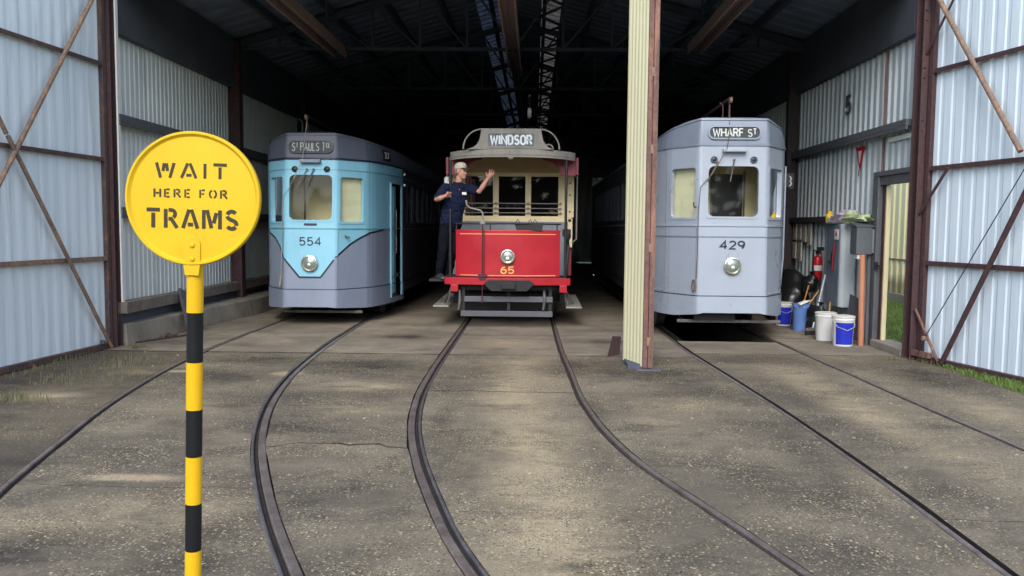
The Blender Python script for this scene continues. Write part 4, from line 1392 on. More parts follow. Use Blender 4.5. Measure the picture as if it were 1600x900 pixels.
# ---- 554: blue over slate grey
C554 = dict(hw=.43, rake=.07, z_cant=2.735, z_top=3.15, drop=.13, crown=.10, z_bot=.30, z_fender=.60,
            zlow=lambda x: .315 - .05 * max(0, min(1, (abs(x) - .3) / .5)), win=(1.735, 2.475), cw=.355, fw=(.06, .52), fz=(-.03, -.03),
            doors=(-1, 1), door_y=(1.32, 2.02), door_top=2.42,
            m_body='tram554', m_body2='roof_blue', m_skirt='grey554', m_roof='roof_blue', m_frame='blue_trim', m_sframe='blue_trim', m_leaf='blue_trim', m_dest='navy_line',
            bands=[(1.60, .016, .012, 'tram554b'), (2.738, .03, .018, 'navy_line'), (2.56, .012, .008, 'tram554b')],
            bulk_door=(-.35, .30), closed=True,
            dest=dict(z=2.93, w=.74, h=.215, tw=.62, th=.145, st=.0145, gap=.26, mat='sign_grey',
                      text=[('S', 1, 0), ('T', .55, .42), (' ', 1, 0), ('P', 1, 0), ('A', 1, 0), ('U', 1, 0), ('L', 1, 0), ('S', 1, 0), (' ', 1, 0), ('T', 1, 0), ('C', .55, .42), ('E', .55, .42)]),
            number=('554', 1.385, .37, .145, .021), lamp=(1.03, .135), mk=(.265, 2.565), dark_mk=True, visor=2.69,
            wipers=[((-.06, 2.56), (-.20, 2.28), .008), ((.05, 2.56), (-.06, 2.30), .010)], m_wiper='rail_lip',
            pole=(-.10, .18), m_pole='black', cord=[(-.10, 2.95, .05), (-.11, 2.72, .09), (-.34, 2.25, .05), (-.45, 2.12, .03), (-.46, 1.3, .03), (-.50, .78, .02)], cord_r=.006, m_cord='rope', coil=(-.52, .80),
            tray=(.20, -.55, .78, .25))
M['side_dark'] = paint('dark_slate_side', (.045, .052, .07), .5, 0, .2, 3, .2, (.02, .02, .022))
def flat_paint(name, c):
    M[name] = paint(name, c, .38, 0, .08, 2, .15, (.1, .1, .12), .02)
flat_paint('grey554', (.225, .265, .35))
flat_paint('blue_trim', (.23, .52, .66))
flat_paint('tram554b', (.14, .36, .45))
t554, sh554 = closed_tram('tram', 'blue and slate grey tram with dark curved lining and number 554', (-3.665, 13.42, 0), C554)
# dark lining that parts the blue from the grey
def on_curve(sh, pts, w, o):
    dense = []
    for (a, za), (b, zb) in zip(pts, pts[1:]):
        k = max(2, int(abs(b - a) / .06) + 1)
        for i in range(k):
            dense.append((a + (b - a) * i / k, za + (zb - za) * i / k))
    dense.append(pts[-1])
    mb = MB()
    ribbon(mb, dense, w, lambda a_, b_, o_: sh554.map(a_, b_, o_), -.001, o)
    return mb
on_curve(sh554, [q for q in V_LINE if -1.7 <= q[0] <= 1.7], .030, .004).build('lining', 'navy_line', t554)
# small plate under the window, wing nut and route number glass
MB().prism(rrect(.21, .035, .008, 3), lambda a, b, o: sh554.map(a + .0, 1.665 + b, o), 0, .012).build('name_plate', 'navy_line', t554)
lb = sh554
mb = MB().lathe([(.012, 0), (.02, .02), (.01, .05)], sh554.map(.60, 1.47, 0), (.6, -.8, 0), 8).bar(sh554.map(.55, 1.485, .05), sh554.map(.65, 1.45, .05), .015, .02)
mb.build('catch', 'timber', t554)
s37 = sh554.s_at(1.12, 1)
MB().prism(rrect(.36, .24, .03, 3), lambda a, b, o: sh554.map(s37 + a, 2.935 + b, o), .0, .03).build('route_box', 'black', t554)
mb = MB(); lettering(mb, '37', lambda a, b, o: sh554.map(s37 + a, 2.935 + b, o), 0, 0, .24, .165, .028, o0=.029, o1=.034)
mb.build('route_number', 'sign_grey', t554)
for z in (2.62, 2.42):
    MB().ball(sh554.map(sh554.s_at(2.1, 1), z, .06), .022, .022, .03, 10, 6).build('side_lamp', 'lens_clear', t554, smooth=60)

# ---- 429: overall silver grey
C429 = dict(hw=.495, rake=.045, z_cant=2.86, z_top=3.24, drop=.33, dpow=2.0, crown=.10, z_bot=.40, z_fender=.672,
            zlow=lambda x: .43 - .075 * max(0, min(1, (abs(x) - .40) / .35)), win=(1.825, 2.555), cw=.362, fw=(.05, .53), fz=(-.015, -.02),
            doors=(-1,), door_y=(1.9, 2.6), door_top=2.42,
            m_body='white_grey', m_body2='roof_grey', m_skirt='white_grey', m_roof='roof_grey', m_frame='white_grey', m_sframe='white_grey', m_leaf='roof_grey', m_dest='roof_grey',
            bands=[(1.535, .016, .010, 'roof_grey'), (1.70, .030, .014, 'white_grey'), (2.862, .035, .016, 'roof_grey')],
            bulk_door=(-.10, .37), closed=True, m_doorway_shade='black_gloss',  # black panel in the open doorway stands in for the unlit saloon
            dest=dict(z=3.035, w=.76, h=.205, tw=.63, th=.13, st=.019, gap=.2, mat='sign_white',
                      text=[('W', 1, 0), ('H', 1, 0), ('A', 1, 0), ('R', 1, 0), ('F', 1, 0), (' ', .5, 0), ('S', .9, .0), ('T', .72, .27)]),
            number=('429', 1.415, .37, .135, .026), lamp=(1.115, .125), mk=(.285, 2.645), dark_mk=False, visor=2.775,
            wipers=[((-.24, 2.60), (-.37, 2.34), .008), ((.0, 2.64), (-.055, 2.33), .010)], m_wiper='rail_lip',
            pole=(-.05, .15), m_pole='rust_post', cord=[(-.08, 3.0, .04), (-.12, 2.80, .10), (-.30, 2.45, .05), (-.47, 2.25, .03), (-.49, 1.9, .03), (-.495, 1.3, .02), (-.505, .92, .02)], cord_r=.006, m_cord='rope_dk', coil=(-.55, .90),
            tray=(.285, -.74, .78, .12))
t429, sh429 = closed_tram('tram', 'silver grey tram with number 429 standing over the open pit', (2.87, 12.02, 0), C429)
mb = MB().tube([sh429.map(-.53, 1.96, .01), sh429.map(-.53, 1.96, .06), sh429.map(-.53, 2.03, .07)], .010, 6)
mb.build('cord_hook', 'black', t429)
for i in range(5):
    p = sh429.map(.62 + i * .10, .70, .016)
    MB().lathe([(.016, 0), (.016, .006), (.006, .013)], p, (.7, -.7, 0), 8).build('rivet', 'chrome', t429)
s3 = sh429.s_at(1.35, 1)
MB().prism(rrect(.30, .24, .02, 3), lambda a, b, o: sh429.map(s3 + a, 2.42 + b, o), .0, .12).build('route_box', 'black', t429)
mb = MB().tube([sh429.map(s3 - .45, 2.62, .0), sh429.map(s3 - .45, 2.62, .03), sh429.map(s3 - .45, 1.2, .03), sh429.map(s3 - .45, .75, .0)], .014, 8)
mb.build('grab_rail', 'white_grey', t429, smooth=40)
mb = MB().box(2.87 - .5, 2.87 + .1, 12.1, 12.2, .30, .40)
mb.build('coupler_pocket', 'black', t429)
t = MB(); lettering(t, '3', lambda a, b, o: (2.87 + 1.06 + .10 + a, 13.30 - .085 - o, 2.42 + b), 0, 0, .10, .17, .022, o0=0, o1=.004)
MB().box(2.87 + 1.085, 2.87 + 1.25, 13.23, 13.32, 2.29, 2.54).build('number_plate', 'black', t429, bevel=.004)
t2 = MB(); lettering(t2, '3', lambda a, b, o: (2.87 + 1.168 + a, 13.23 - o, 2.415 + b), 0, 0, .10, .17, .022, o0=0, o1=.004)
t2.build('route_number', 'sign_grey', t429)

# ================================================================== RED OPEN TRAM 65
RX, RY0 = -.43, 13.2
red = thing('open_tram', 'red fronted open platform tram with cream bulkhead, number 65 and WINDSOR board', 'tram', (RX, RY0, 0))
L_ = lambda x, y, z: (RX + x, RY0 + y, z)
def bow(x):                       # the dash sheet is slightly bowed
    return .17 * (abs(x) / .85) ** 2.2
def dashf(o=0.0):
    return lambda a, b, oo: L_(a, bow(a) - o - oo, b)
mb = MB()
xs = [-.85 + 1.7 * k / 24 for k in range(25)]
rings = [[L_(x, bow(x), .845), L_(x, bow(x) + .03, .845), L_(x, bow(x) + .03, 1.578), L_(x, bow(x), 1.578)] for x in xs]
dash = mb.loft(rings).build('dash', 'red_pt', red, smooth=35)
for z in (1.535, .866):
    m = MB(); ribbon(m, [(x, z) for x in xs[1:-1]], .014, dashf(), 0, .004); m.build('pinstripe', 'pinstripe', dash)
m = MB(); m.tube([L_(x, bow(x) + .015, 1.585) for x in xs], .018, 8); m.build('dash_beading', 'red_pt', dash, smooth=60)
m = MB(); m.box(*[RX - .385, RX - .375], RY0 - .008, RY0 + .05, .85, 1.57); m.build('panel_seam', 'maroon_pt', dash)
m = MB(); lettering(m, '65', dashf(), 0, .955, .225, .125, .020, gap=.2, o0=.0, o1=.004); m.build('fleet_number', 'gold', dash)
c = Vector(L_(.005, 0, 1.175)); r = .118
hl = MB().lathe([(r * .95, -.02), (r * .98, .03), (r, .05), (r * .96, .07), (r * .84, .072), (r * .8, .05)], c, (0, -1, 0), 32).build('headlamp', 'chrome', red, smooth=40)
MB().lathe([(r * .82, .045), (r * .6, .062), (r * .3, .07), (.004, .072)], c, (0, -1, 0), 28).build('lens', 'lens', hl, smooth=50)
MB().lathe([(.024, .06), (.03, .075), (.012, .09)], c + Vector((.0, 0, -.028)), (0, -1, 0), 14).build('bulb', 'lens_clear', hl, smooth=50)
# bumper with end drops
mb = MB()
bxs = [-1.02 + 2.04 * k / 20 for k in range(21)]
mb.loft([[L_(x, -.06 + .10 * (abs(x) / 1.02) ** 2.2, .715), L_(x, .10 + .10 * (abs(x) / 1.02) ** 2.2, .715), L_(x, .10 + .10 * (abs(x) / 1.02) ** 2.2, .828), L_(x, -.06 + .10 * (abs(x) / 1.02) ** 2.2, .828)] for x in bxs])
bump = mb.build('bumper', 'red_pt', red, smooth=35, bevel=.006)
for x in (-.855, .905):
    MB().box(RX + x - .06, RX + x + .06, RY0 - .01, RY0 + .12, .60, .714).build('bumper_bracket', 'red_pt', bump, bevel=.006)
mb = MB().prism([(-.38, .74), (-.30, .80), (.36, .80), (.44, .74), (.32, .62), (-.26, .62)], lambda a, b, o: L_(a, -.075 - o, b), 0, .02)
mb.box(RX - .09, RX + .13, RY0 - .16, RY0 - .096, .66, .76)
mb.build('coupler_plate', 'black', red, bevel=.006)
# hand brake column, crank and dash-top rail
mb = MB().tube([L_(-.40, -.035, .42), L_(-.40, -.035, 1.70)], .010, 8)
mb.box(RX - .47, RX - .33, RY0 - .075, RY0 - .005, .845, .885).box(RX - .45, RX - .35, RY0 - .07, RY0 - .005, .80, .83)
mb.build('brake_column', 'column_pt', red)
mb = MB().tube([L_(-.40, -.03, 1.70), L_(-.40, -.03, 1.86), L_(-.43, -.04, 1.91), L_(-.60, -.06, 1.95), L_(-.66, -.07, 2.00), L_(-.665, -.07, 2.07)], [.015, .015, .014, .012, .013, .017], 10)
mb.lathe([(.045, -.03), (.05, 0), (.03, .03)], L_(-.40, -.03, 1.72), (0, 0, 1), 14)
mb.build('brake_handle', 'brass', red, smooth=50) if 'brass' in M else mb.build('brake_handle', 'taupe', red, smooth=50)
mb = MB().tube([L_(-.86, .17, 1.70), L_(-.5, .05, 1.70), L_(0, .0, 1.705), L_(.5, .05, 1.70), L_(.86, .17, 1.70)], .014, 8)
for x in (-.84, -.28, .80):
    mb.tube([L_(x, bow(x) + .01, 1.57), L_(x, bow(x) + .01, 1.70)], .010, 6)
mb.build('dash_rail', 'black', red, smooth=50)
mb = MB().prism([(.10, 1.72), (.58, 1.72), (.55, 1.59), (.15, 1.59)], lambda a, b, o: L_(a, .03 + o, b), 0, .2)
for x in (.16, .36, .44):
    mb.tube([L_(x - .03, .1, 1.72), L_(x, .1, 1.78), L_(x + .03, .1, 1.72)], .008, 6)
mb.build('controller_box', 'black', red, bevel=.006)
# platform and under gear
MB().box(RX - .98, RX + .98, RY0 + .11, RY0 + 1.3, .735, .79).build('platform', 'dark_in', red)
MB().box(RX - 1.28, RX - .985, RY0 + .12, RY0 + 1.15, .755, .795).build('platform_step', 'black', red)
for z, x0, x1 in ((.475, -.70, .74), (.235, -.76, .74)):
    MB().box(RX + x0, RX + x1, RY0 + .10, RY0 + .14, z - .045, z + .045).build('lifeguard_board', 'guard', red, bevel=.004) if 'guard' in M else MB().box(RX + x0, RX + x1, RY0 + .10, RY0 + .14, z - .045, z + .045).build('lifeguard_board', 'grey_steel', red, bevel=.004)
mb = MB()
for x in (-.72, .02, .70):
    mb.box(RX + x - .025, RX + x + .025, RY0 + .142, RY0 + .18, .19, .74)
mb.box(RX - .78, RX + .78, RY0 + .2, RY0 + .3, .62, .71).box(RX - .75, RX + .75, RY0 + .95, RY0 + 1.0, .16, .5)
mb.build('lifeguard_frame', 'black', red)
for x in (-.78, .60):
    MB().tube([L_(x, .09, .62), L_(x + .01, .09, .47), L_(x - .015, .09, .30)], [.02, .028, .018], 8).build('guard_hanger', 'rail_lip', red, smooth=50)
# running boards down both sides
for s in (-1, 1):
    x = s * 1.09
    st = MB().add([L_(x - .13, .12, .335), L_(x + .13, .12, .335), L_(x + .13, 2.3, .365), L_(x - .13, 2.3, .365), L_(x - .13, .12, .36), L_(x + .13, .12, .36), L_(x + .13, 2.3, .39), L_(x - .13, 2.3, .39)],
                  [(0, 3, 2, 1), (4, 5, 6, 7), (0, 1, 5, 4), (1, 2, 6, 5), (2, 3, 7, 6), (3, 0, 4, 7)])
    st = st.build('running_board', 'taupe', red, bevel=.005)
    m = MB().tube([L_(s * .93, .16, .66), L_(s * .95, .16, .50), L_(s * 1.0, .16, .36)], .016, 8)
    m.build('board_hanger', 'rail_lip', st, smooth=50)
    MB().tube([L_(s * .93, .5, .66), L_(s * 1.1, .5, .37)], .014, 8).build('board_hanger', 'rail_lip', st, smooth=50)
# truck: two axles
tk = MB()
for s in (-1, 1):
    tk.bar(L_(s * .92, .9, .42), L_(s * .92, 4.2, .42), .08, .18)
tk.box(RX - .9, RX + .9, RY0 + 1.2, RY0 + 1.35, .35, .60).box(RX - .9, RX + .9, RY0 + 3.7, RY0 + 3.85, .35, .60)
tk = tk.build('truck', 'black', red)
for y in (1.6, 3.5):
    for s in (-1, 1):
        m = MB(); wheel(m, RX + s * .74, RY0 + y, .38); m.build('wheel', 'rail_lip', tk, smooth=40)
MB().box(RX - 1.0, RX + 1.0, RY0 + 1.2, RY0 + 8.2, .66, .79).build('underframe', 'black', red)
# bulkhead at the back of the platform
BY = 1.3
BX = .03
def bx(x0, x1, z0, z1, d=.06, y=BY):
    return (RX + BX + x0, RX + BX + x1, RY0 + y, RY0 + y + d, z0, z1)
mb = MB()
wx = [(-.845, -.315), (-.255, .255), (.315, .835)]
mb.box(*bx(-1.05, 1.05, 2.565, 2.86)).box(*bx(-1.05, 1.05, 1.745, 1.82, .07))
for a, b in ((-1.05, -.845), (-.315, -.255), (.255, .315), (.835, 1.09)):
    mb.box(*bx(a, b, 1.8205, 2.5645))
blk = mb.build('bulkhead', 'cream_pt', red, bevel=.006)
MB().box(*bx(-1.05, .98, .80, 1.744, .05)).build('lower_panel', 'grey_pnl', blk, bevel=.005)
MB().box(*bx(.985, 1.07, 1.30, 1.80, .06)).build('corner_pillar', 'cream_pt', blk, bevel=.005)
MB().box(*bx(-1.0, 1.0, 2.861, 2.93, .03)).build('arch_board', 'buff_pt', blk)
MB().box(*bx(-.93, .83, 2.60, 2.84, .012, BY - .014)).build('fascia_board', 'buff_pt', blk, bevel=.003)
for i, (a, b) in enumerate(wx):
    f = MB()
    for k in range(2):
        pass
    f.box(*bx(a, a + .02, 1.8205, 2.5645, .03, BY + .016)).box(*bx(b - .02, b, 1.8205, 2.5645, .03, BY + .016)).box(*bx(a + .02, b - .02, 2.54, 2.5645, .03, BY + .016)).box(*bx(a + .02, b - .02, 1.8205, 1.845, .03, BY + .016))
    f = f.build('window', 'cream_pt', red)
    MB().add([(RX + BX + a, RY0 + BY + .03, 1.83), (RX + BX + b, RY0 + BY + .03, 1.83), (RX + BX + b, RY0 + BY + .03, 2.55), (RX + BX + a, RY0 + BY + .03, 2.55)], [(0, 1, 2, 3)]).build('pane', 'glass', f)
for z in (1.90, 1.98, 2.065):
    m = MB().tube([L_(BX - .86, BY - .03, z), L_(BX + .86, BY - .03, z)], .009, 6)
    for x in (-.285, .285, .86):
        m.box(RX + BX + x - .012, RX + BX + x + .012, RY0 + BY - .04, RY0 + BY - .001, z - .02, z + .02)
    m.build('guard_bar', 'taupe', blk)
# corner posts, grab rails
for s in (-1, 1):
    MB().tube([L_(s * .935, .10, .80), L_(s * .935, .10, 2.72)], .022, 10).build('canopy_post', 'black', red, smooth=50)
    MB().tube([L_(s * 1.10 + BX, BY - .02, 2.66), L_(s * 1.14 + BX, BY - .05, 2.60), L_(s * 1.14 + BX, BY - .05, 1.45), L_(s * 1.09 + BX, BY, 1.40)], .014, 8).build('grab_rail', 'taupe', red, smooth=50)
    m = MB()
    for z in (2.42, 2.22, 1.93):
        m.lathe([(.014, 0), (.01, .03)], L_(s * 1.02 + BX, BY - .002, z), (0, -1, 0), 8)
    m.build('rail_stud', 'black', red)
    # maroon valance with a curved inner edge
    pl = [(1.06, 2.80), (1.06, 2.51), (.80, 2.51)] + [(.80 - .28 * (1 - math.cos(R(9 * k))), 2.51 + .25 * math.sin(R(9 * k))) for k in range(1, 11)] + [(.50, 2.80)]
    MB().prism([(s * a, b) for a, b in pl], lambda a, b, o: L_(a + .05, .58 - o, b), 0, .03).build('valance', 'maroon_pt', red, bevel=.003)
    MB().box(*sorted((RX + .05 + s * 1.061, RX + .05 + s * 1.10)), RY0 + .5, RY0 + 1.25, 2.52, 2.80).build('valance_end', 'maroon_pt', red, bevel=.003)
mb = MB().tube([L_(.96, .5, .9), L_(1.0, .6, 1.3), L_(.98, .7, 1.62)], .03, 8).lathe([(.05, 0), (.06, .05), (.05, .1)], L_(.98, .5, 1.45), (0, 0, 1), 10).box(RX + .9, RX + 1.04, RY0 + .5, RY0 + .62, 1.5, 1.62)
mb.build('sand_gear', 'black', red, smooth=45)
MB().lathe([(.03, 0), (.055, .02), (.055, .12), (.03, .14)], L_(-1.07, .9, 2.36), (0, 0, 1), 14).build('pull_bell', 'white', red, smooth=50)
# canopy roof over the platform: a bowed lip, a ceiling and a dome behind
CX = .06
def lipy(x):
    return -.02 + .42 * (abs(x) / 1.03) ** 4
lx = [-1.03 + 2.06 * k / 30 for k in range(31)]
dz = lambda x: -.025 * (abs(x) / 1.03) ** 2
mb = MB().loft([[L_(CX + x, lipy(x), 2.765 + dz(x)), L_(CX + x, lipy(x) + .06, 2.765 + dz(x)), L_(CX + x, lipy(x) + .06, 2.885 + dz(x)), L_(CX + x, lipy(x) + .015, 2.895 + dz(x)), L_(CX + x, lipy(x), 2.875 + dz(x))] for x in lx])
can = mb.build('canopy_lip', 'taupe', red, smooth=35)
MB().loft([[L_(CX + x, lipy(x) - .012, 2.80 + dz(x)), L_(CX + x, lipy(x), 2.80 + dz(x)), L_(CX + x, lipy(x), 2.815 + dz(x)), L_(CX + x, lipy(x) - .012, 2.815 + dz(x))] for x in lx]).build('lip_bead', 'taupe', can)
mb = MB()
rings = []
for f in (0, .35, .65, 1.0):
    y2 = [lipy(x) + .03 + (1.32 - lipy(x) - .03) * f for x in lx]
    rings.append([L_(CX + x * (1 - 0 * f), yy, 2.87 + dz(x) + .10 * (1 - (x / 1.03) ** 2) * math.sin(f * math.pi * .5)) for x, yy in zip(lx, y2)])
mb.loft(rings, closed=False, cap=False)
mb.build('canopy_roof', 'taupe', red, smooth=40)
MB().add([L_(CX + x, max(lipy(x) + .05, .02), 2.855 + dz(x)) for x in lx] + [L_(CX + x, 1.30, 2.855 + dz(x)) for x in lx], [(i, i + 1, 32 + i, 31 + i) for i in range(30)]).build('canopy_ceiling', 'buff_pt', red, smooth=40)
m = MB().lathe([(.05, 0), (.045, .03), (.01, .05)], L_(CX - .02, .0, 2.77), (0, 0, -1), 12)
m.build('canopy_boss', 'taupe', can)
# saloon behind: clerestory roof, sides with posts
mb = MB()
prof = [(-1.08, 2.80), (-1.06, 2.90), (-.6, 3.0), (-.58, 3.14), (0, 3.22), (.58, 3.14), (.6, 3.0), (1.06, 2.90), (1.08, 2.80)]
mb.loft([[L_(x + BX, y, z) for x, z in prof] for y in (1.36, 7.2)], closed=True)
mb.build('saloon_roof', 'steel_dark', red)
for s in (-1, 1):
    m = MB().box(RX + s * 1.06 - .03, RX + s * 1.06 + .03, RY0 + 1.37, RY0 + 7.2, .80, 1.72)
    m.build('side_panel', 'maroon_pt', red)
    m = MB()
    for k in range(7):
        y = 1.45 + k * .93
        m.box(RX + s * 1.06 - .03, RX + s * 1.06 + .03, RY0 + y - .04, RY0 + y + .04, 1.7205, 2.80)
    m.build('side_post', 'maroon_pt', red)['kind'] = 'stuff'
MB().box(RX - 1.05, RX + 1.05, RY0 + 7.12, RY0 + 7.18, .8, 2.8).build('far_bulkhead', 'dark_in', red)
# headboard box on the canopy
HX = .045
pl = [(-.72, 2.885), (-.62, 2.91), (-.55, 2.96), (-.51, 3.03), (-.49, 3.12), (-.475, 3.215), (.475, 3.215), (.49, 3.12), (.51, 3.03), (.55, 2.96), (.60, 2.92), (.68, 2.885)]
hb = MB().prism(pl, lambda a, b, o: L_(HX + a, -.01 + o, b), 0, .05).build('headboard', 'taupe', red, bevel=.004)
MB().box(RX + HX - .47, RX + HX + .47, RY0 + .04, RY0 + .30, 2.90, 3.20).build('board_box', 'taupe', hb, bevel=.004)
MB().box(RX + HX - .482, RX + HX - .472, RY0 + .06, RY0 + .28, 2.95, 3.19).build('box_window', 'sign_slate', hb)
f = lambda a, b, o: L_(HX + a, -.012 - o, 3.035 + b)
MB().prism(rrect(.74, .205, .01, 2), f, 0, .004).build('blind', 'sign_slate', hb)
m = MB(); lettering(m, 'WINDSOR', f, .0, 0, .68, .165, .030, gap=.26, o0=.003, o1=.007); m.build('lettering', 'sign_bright', hb)
fr = MB().loft([[f(a, b, o) for a, b in ring] for ring, o in ((rrect(.79, .255, .02, 2), 0), (rrect(.79, .255, .02, 2), .012), (rrect(.735, .2, .01, 2), .012), (rrect(.735, .2, .01, 2), 0))], cap=False)
fr.build('blind_frame', 'taupe', hb)
for s in (-1, 1):
    m = MB().tube([L_(HX + s * (.47 + .30 * math.sin(R(9 * k))), .02 + .02 * k / 10, 2.89 + .315 * math.cos(R(9 * k))) for k in range(11)], .013, 8)
    m.build('hoop', 'taupe', red, smooth=60)
MB().tube([L_(HX + .60 + .07 * math.cos(R(20 * k)), .05, 2.90 + .07 * math.sin(R(20 * k))) for k in range(10)], .012, 8).build('lifting_ring', 'taupe', red, smooth=60)
# trolley pole gear seen above the board
mb = MB().box(RX + .1, RX + .4, RY0 + 3.0, RY0 + 3.6, 3.2, 3.42).tube([L_(.25, 3.3, 3.4), L_(.33, .6, 3.75), L_(.33, .3, 3.78)], .02, 8)
mb.build('trolley_pole', 'black', red)
MB().lathe([(.07, -.03), (.09, 0), (.07, .03)], L_(.33, .3, 3.50), (1, 0, 0), 14).build('pole_insulator', 'taupe', red, smooth=50)

# ================================================================== WAIT SIGN
LEAN = math.tan(R(1.56))
SB = Vector((-1.2115, 2.8, 0))                      # foot of the pole
def sp_(z, dx=0.0, dy=0.0):
    return (SB.x + LEAN * z + dx, SB.y + dy, z)
sign = thing('tram_stop_sign', 'round yellow sign on a yellow and black striped pole reading WAIT HERE FOR TRAMS', 'sign', tuple(SB))
zb = [0.0, .16, .325, .490, .659, .829, .995, 1.163, 1.336, 1.508]
pr_ = .0275
for i in range(len(zb) - 1):
    yel = (len(zb) - 2 - i) % 2 == 0
    MB().tube([sp_(zb[i] + .0008), sp_(zb[i + 1] - .0008)], pr_ + (.0004 if yel else 0), 28).build('pole_band', 'yellow_pole' if yel else 'black_pole', sign, smooth=50)
MB().lathe([(.12, -.02), (.12, .012), (.05, .03)], sp_(0), (0, 0, 1), 20).build('pole_foot', 'curb', sign)
nz = Vector((0, -1, 0)); ex = Vector((1, 0, -math.sin(R(1.2)))); ez = Vector((LEAN, 0, 1)).normalized()
DC = Vector((-1.1625, 2.775, 1.729))
DR = .232
prof = [(.004, -.006), (DR, -.006), (DR, .010), (DR - .003, .0135), (DR - .009, .0135), (DR - .013, .008), (DR - .018, .004), (DR * .7, .006), (DR * .35, .0075), (.004, .008)]
disc = MB()
n = 96; vs = []
for r_, h in prof:
    for k in range(n):
        a = 2 * math.pi * k / n
        wob = 1 + .0035 * math.sin(3 * a + 1) * (r_ > DR * .8)
        vs.append(DC + ex * (r_ * wob * math.cos(a)) + ez * (r_ * .978 * wob * math.sin(a)) + nz * h)
disc.add(vs, [(i * n + k, i * n + (k + 1) % n, (i + 1) * n + (k + 1) % n, (i + 1) * n + k) for i in range(len(prof) - 1) for k in range(n)] + [tuple(range(n))[::-1], tuple((len(prof) - 1) * n + k for k in range(n))])
do = disc.build('disc', 'yellow', sign, smooth=40)
def discf(a, b, o):
    return DC + ex * a + ez * b + nz * (.0072 + o)
for txt, cx, cz, w, h, st in (('WAIT', -.004, .0935, .25, .060, .0098), ('HERE FOR', -.006, .0165, .258, .034, .0062), ('TRAMS', -.001, -.069, .325, .076, .0125)):
    m = MB(); lettering(m, txt, discf, cx, cz, w, h, st, gap=.40 if txt != 'TRAMS' else .27, stencil=True, o0=-.003, o1=.0012, space=.55)
    m.build('lettering', 'stencil', do)
m = MB()
pl = [(.029 * math.cos(R(a)), -.155 + .029 * math.sin(R(a))) for a in range(0, 181, 15)] + [(-.029, -.225), (-.024, -.262), (.024, -.262), (.029, -.225)]
m.prism(pl, discf, -.003, .0035)
br = m.build('bracket', 'yellow', sign, bevel=.0015)
for b in (-.158, -.205):
    c = discf(0.002, b, .003)
    MB().lathe([(.009, 0), (.009, .003), (.0075, .0055), (.003, .007)], c, (0, -1, 0), 12).build('bolt', 'yellow', br, smooth=30)
m = MB().tube([sp_(1.500), sp_(1.515), sp_(1.53)], [.0285, .030, .024], 24)
m.build('weld_collar', 'yellow', sign, smooth=50)

# ================================================================== THINGS ALONG THE RIGHT WALL
def bucket(name, label, x, y, body, lid, label_m, r=.145, h=.39, handle=True, group=None):
    b = thing(name, label, 'bucket', (x, y, .006), group)
    z = .006
    o = MB().lathe([(r * .86, z), (r * .88, z + .01), (r * .98, z + h * .86), (r * 1.0, z + h * .87), (r * 1.03, z + h * .88), (r * 1.03, z + h * .91), (r, z + h * .92), (r * 1.0, z + h)], (x, y, 0), (0, 0, 1), 28).build('tub', body, b, smooth=35)
    if lid:
        MB().lathe([(r * 1.03, z + h * .955), (r * 1.06, z + h * .96), (r * 1.06, z + h * 1.005), (r * 1.0, z + h * 1.02), (r * .9, z + h * 1.005), (.01, z + h * 1.005)], (x, y, 0), (0, 0, 1), 28).build('lid', lid, b, smooth=35)
    if label_m:
        m = MB(); rr = []
        for k in range(15):
            a = R(-90 + (-62 + 112 * k / 14))
            rr.append([(x + math.cos(a) * r * (.885 + .1 * f) * 1.008, y + math.sin(a) * r * (.885 + .1 * f) * 1.008, z + h * (.06 + .74 * f)) for f in (0, .5, 1)])
        m.loft(rr, closed=False, cap=False)
        m.build('label', label_m, b, smooth=60)
    if handle:
        m = MB().tube([(x - r * 1.04, y, z + h * .88), (x - r * .8, y - r * .75, z + h * .66), (x, y - r * 1.12, z + h * .55), (x + r * .8, y - r * .75, z + h * .66), (x + r * 1.04, y, z + h * .88)], .004, 6)
        m.build('handle', 'bucket_rim', b, smooth=60)
    return b
bucket('bucket', 'white bucket with royal blue label beside the corner of the silver tram', 4.30, 14.15, 'bucket_white', 'bucket_rim', 'label_blue', .142, .40, True, 'buckets along the right wall')
bucket('bucket', 'open pale blue bucket holding brushes and a white scoop', 4.36, 13.42, 'bucket_blue', None, None, .138, .44, False, 'buckets along the right wall')
bucket('bucket', 'plain white lidded bucket just behind the blue labelled one', 4.36, 12.28, 'bucket_white', 'bucket_rim', None, .150, .41, False, 'buckets along the right wall')
bucket('bucket', 'white bucket with royal blue label beside the orange conduit', 4.41, 11.72, 'bucket_white', 'bucket_rim', 'label_blue', .150, .42, True, 'buckets along the right wall')
# tools standing in and by the buckets
def stick(name, label, p0, p1, r, mat, cat, head=None):
    t = thing(name, label, cat, p0)
    MB().tube([p0, tuple((a + b) / 2 for a, b in zip(p0, p1)), p1], r, 8).build('handle', mat, t, smooth=50)
    if head:
        head(t)
    return t
stick('brush', 'upper orange handled brush leaning out of the pale blue bucket', (4.36, 13.42, .30), (4.58, 13.75, .72), .013, 'handle_orange', 'brush',
      lambda t: MB().ball((4.355, 13.41, .27), .05, .04, .06, 10, 6).build('bristles', 'rope', t))
stick('brush', 'lower orange handled brush with tan ferrule in the pale blue bucket', (4.40, 13.38, .33), (4.70, 13.60, .65), .015, 'handle_tan', 'brush',
      lambda t: MB().ball((4.39, 13.375, .30), .05, .04, .06, 10, 6).build('bristles', 'rope', t))
sc = thing('scoop', 'white plastic scoop resting on the rim of the blue bucket', 'scoop', (4.33, 13.30, .45))
MB().bar((4.27, 13.28, .445), (4.41, 13.30, .50), .10, .035).build('blade', 'bucket_white', sc, bevel=.01)
MB().tube([(4.40, 13.30, .49), (4.48, 13.36, .50)], .014, 8).build('handle', 'bucket_white', sc, smooth=50)
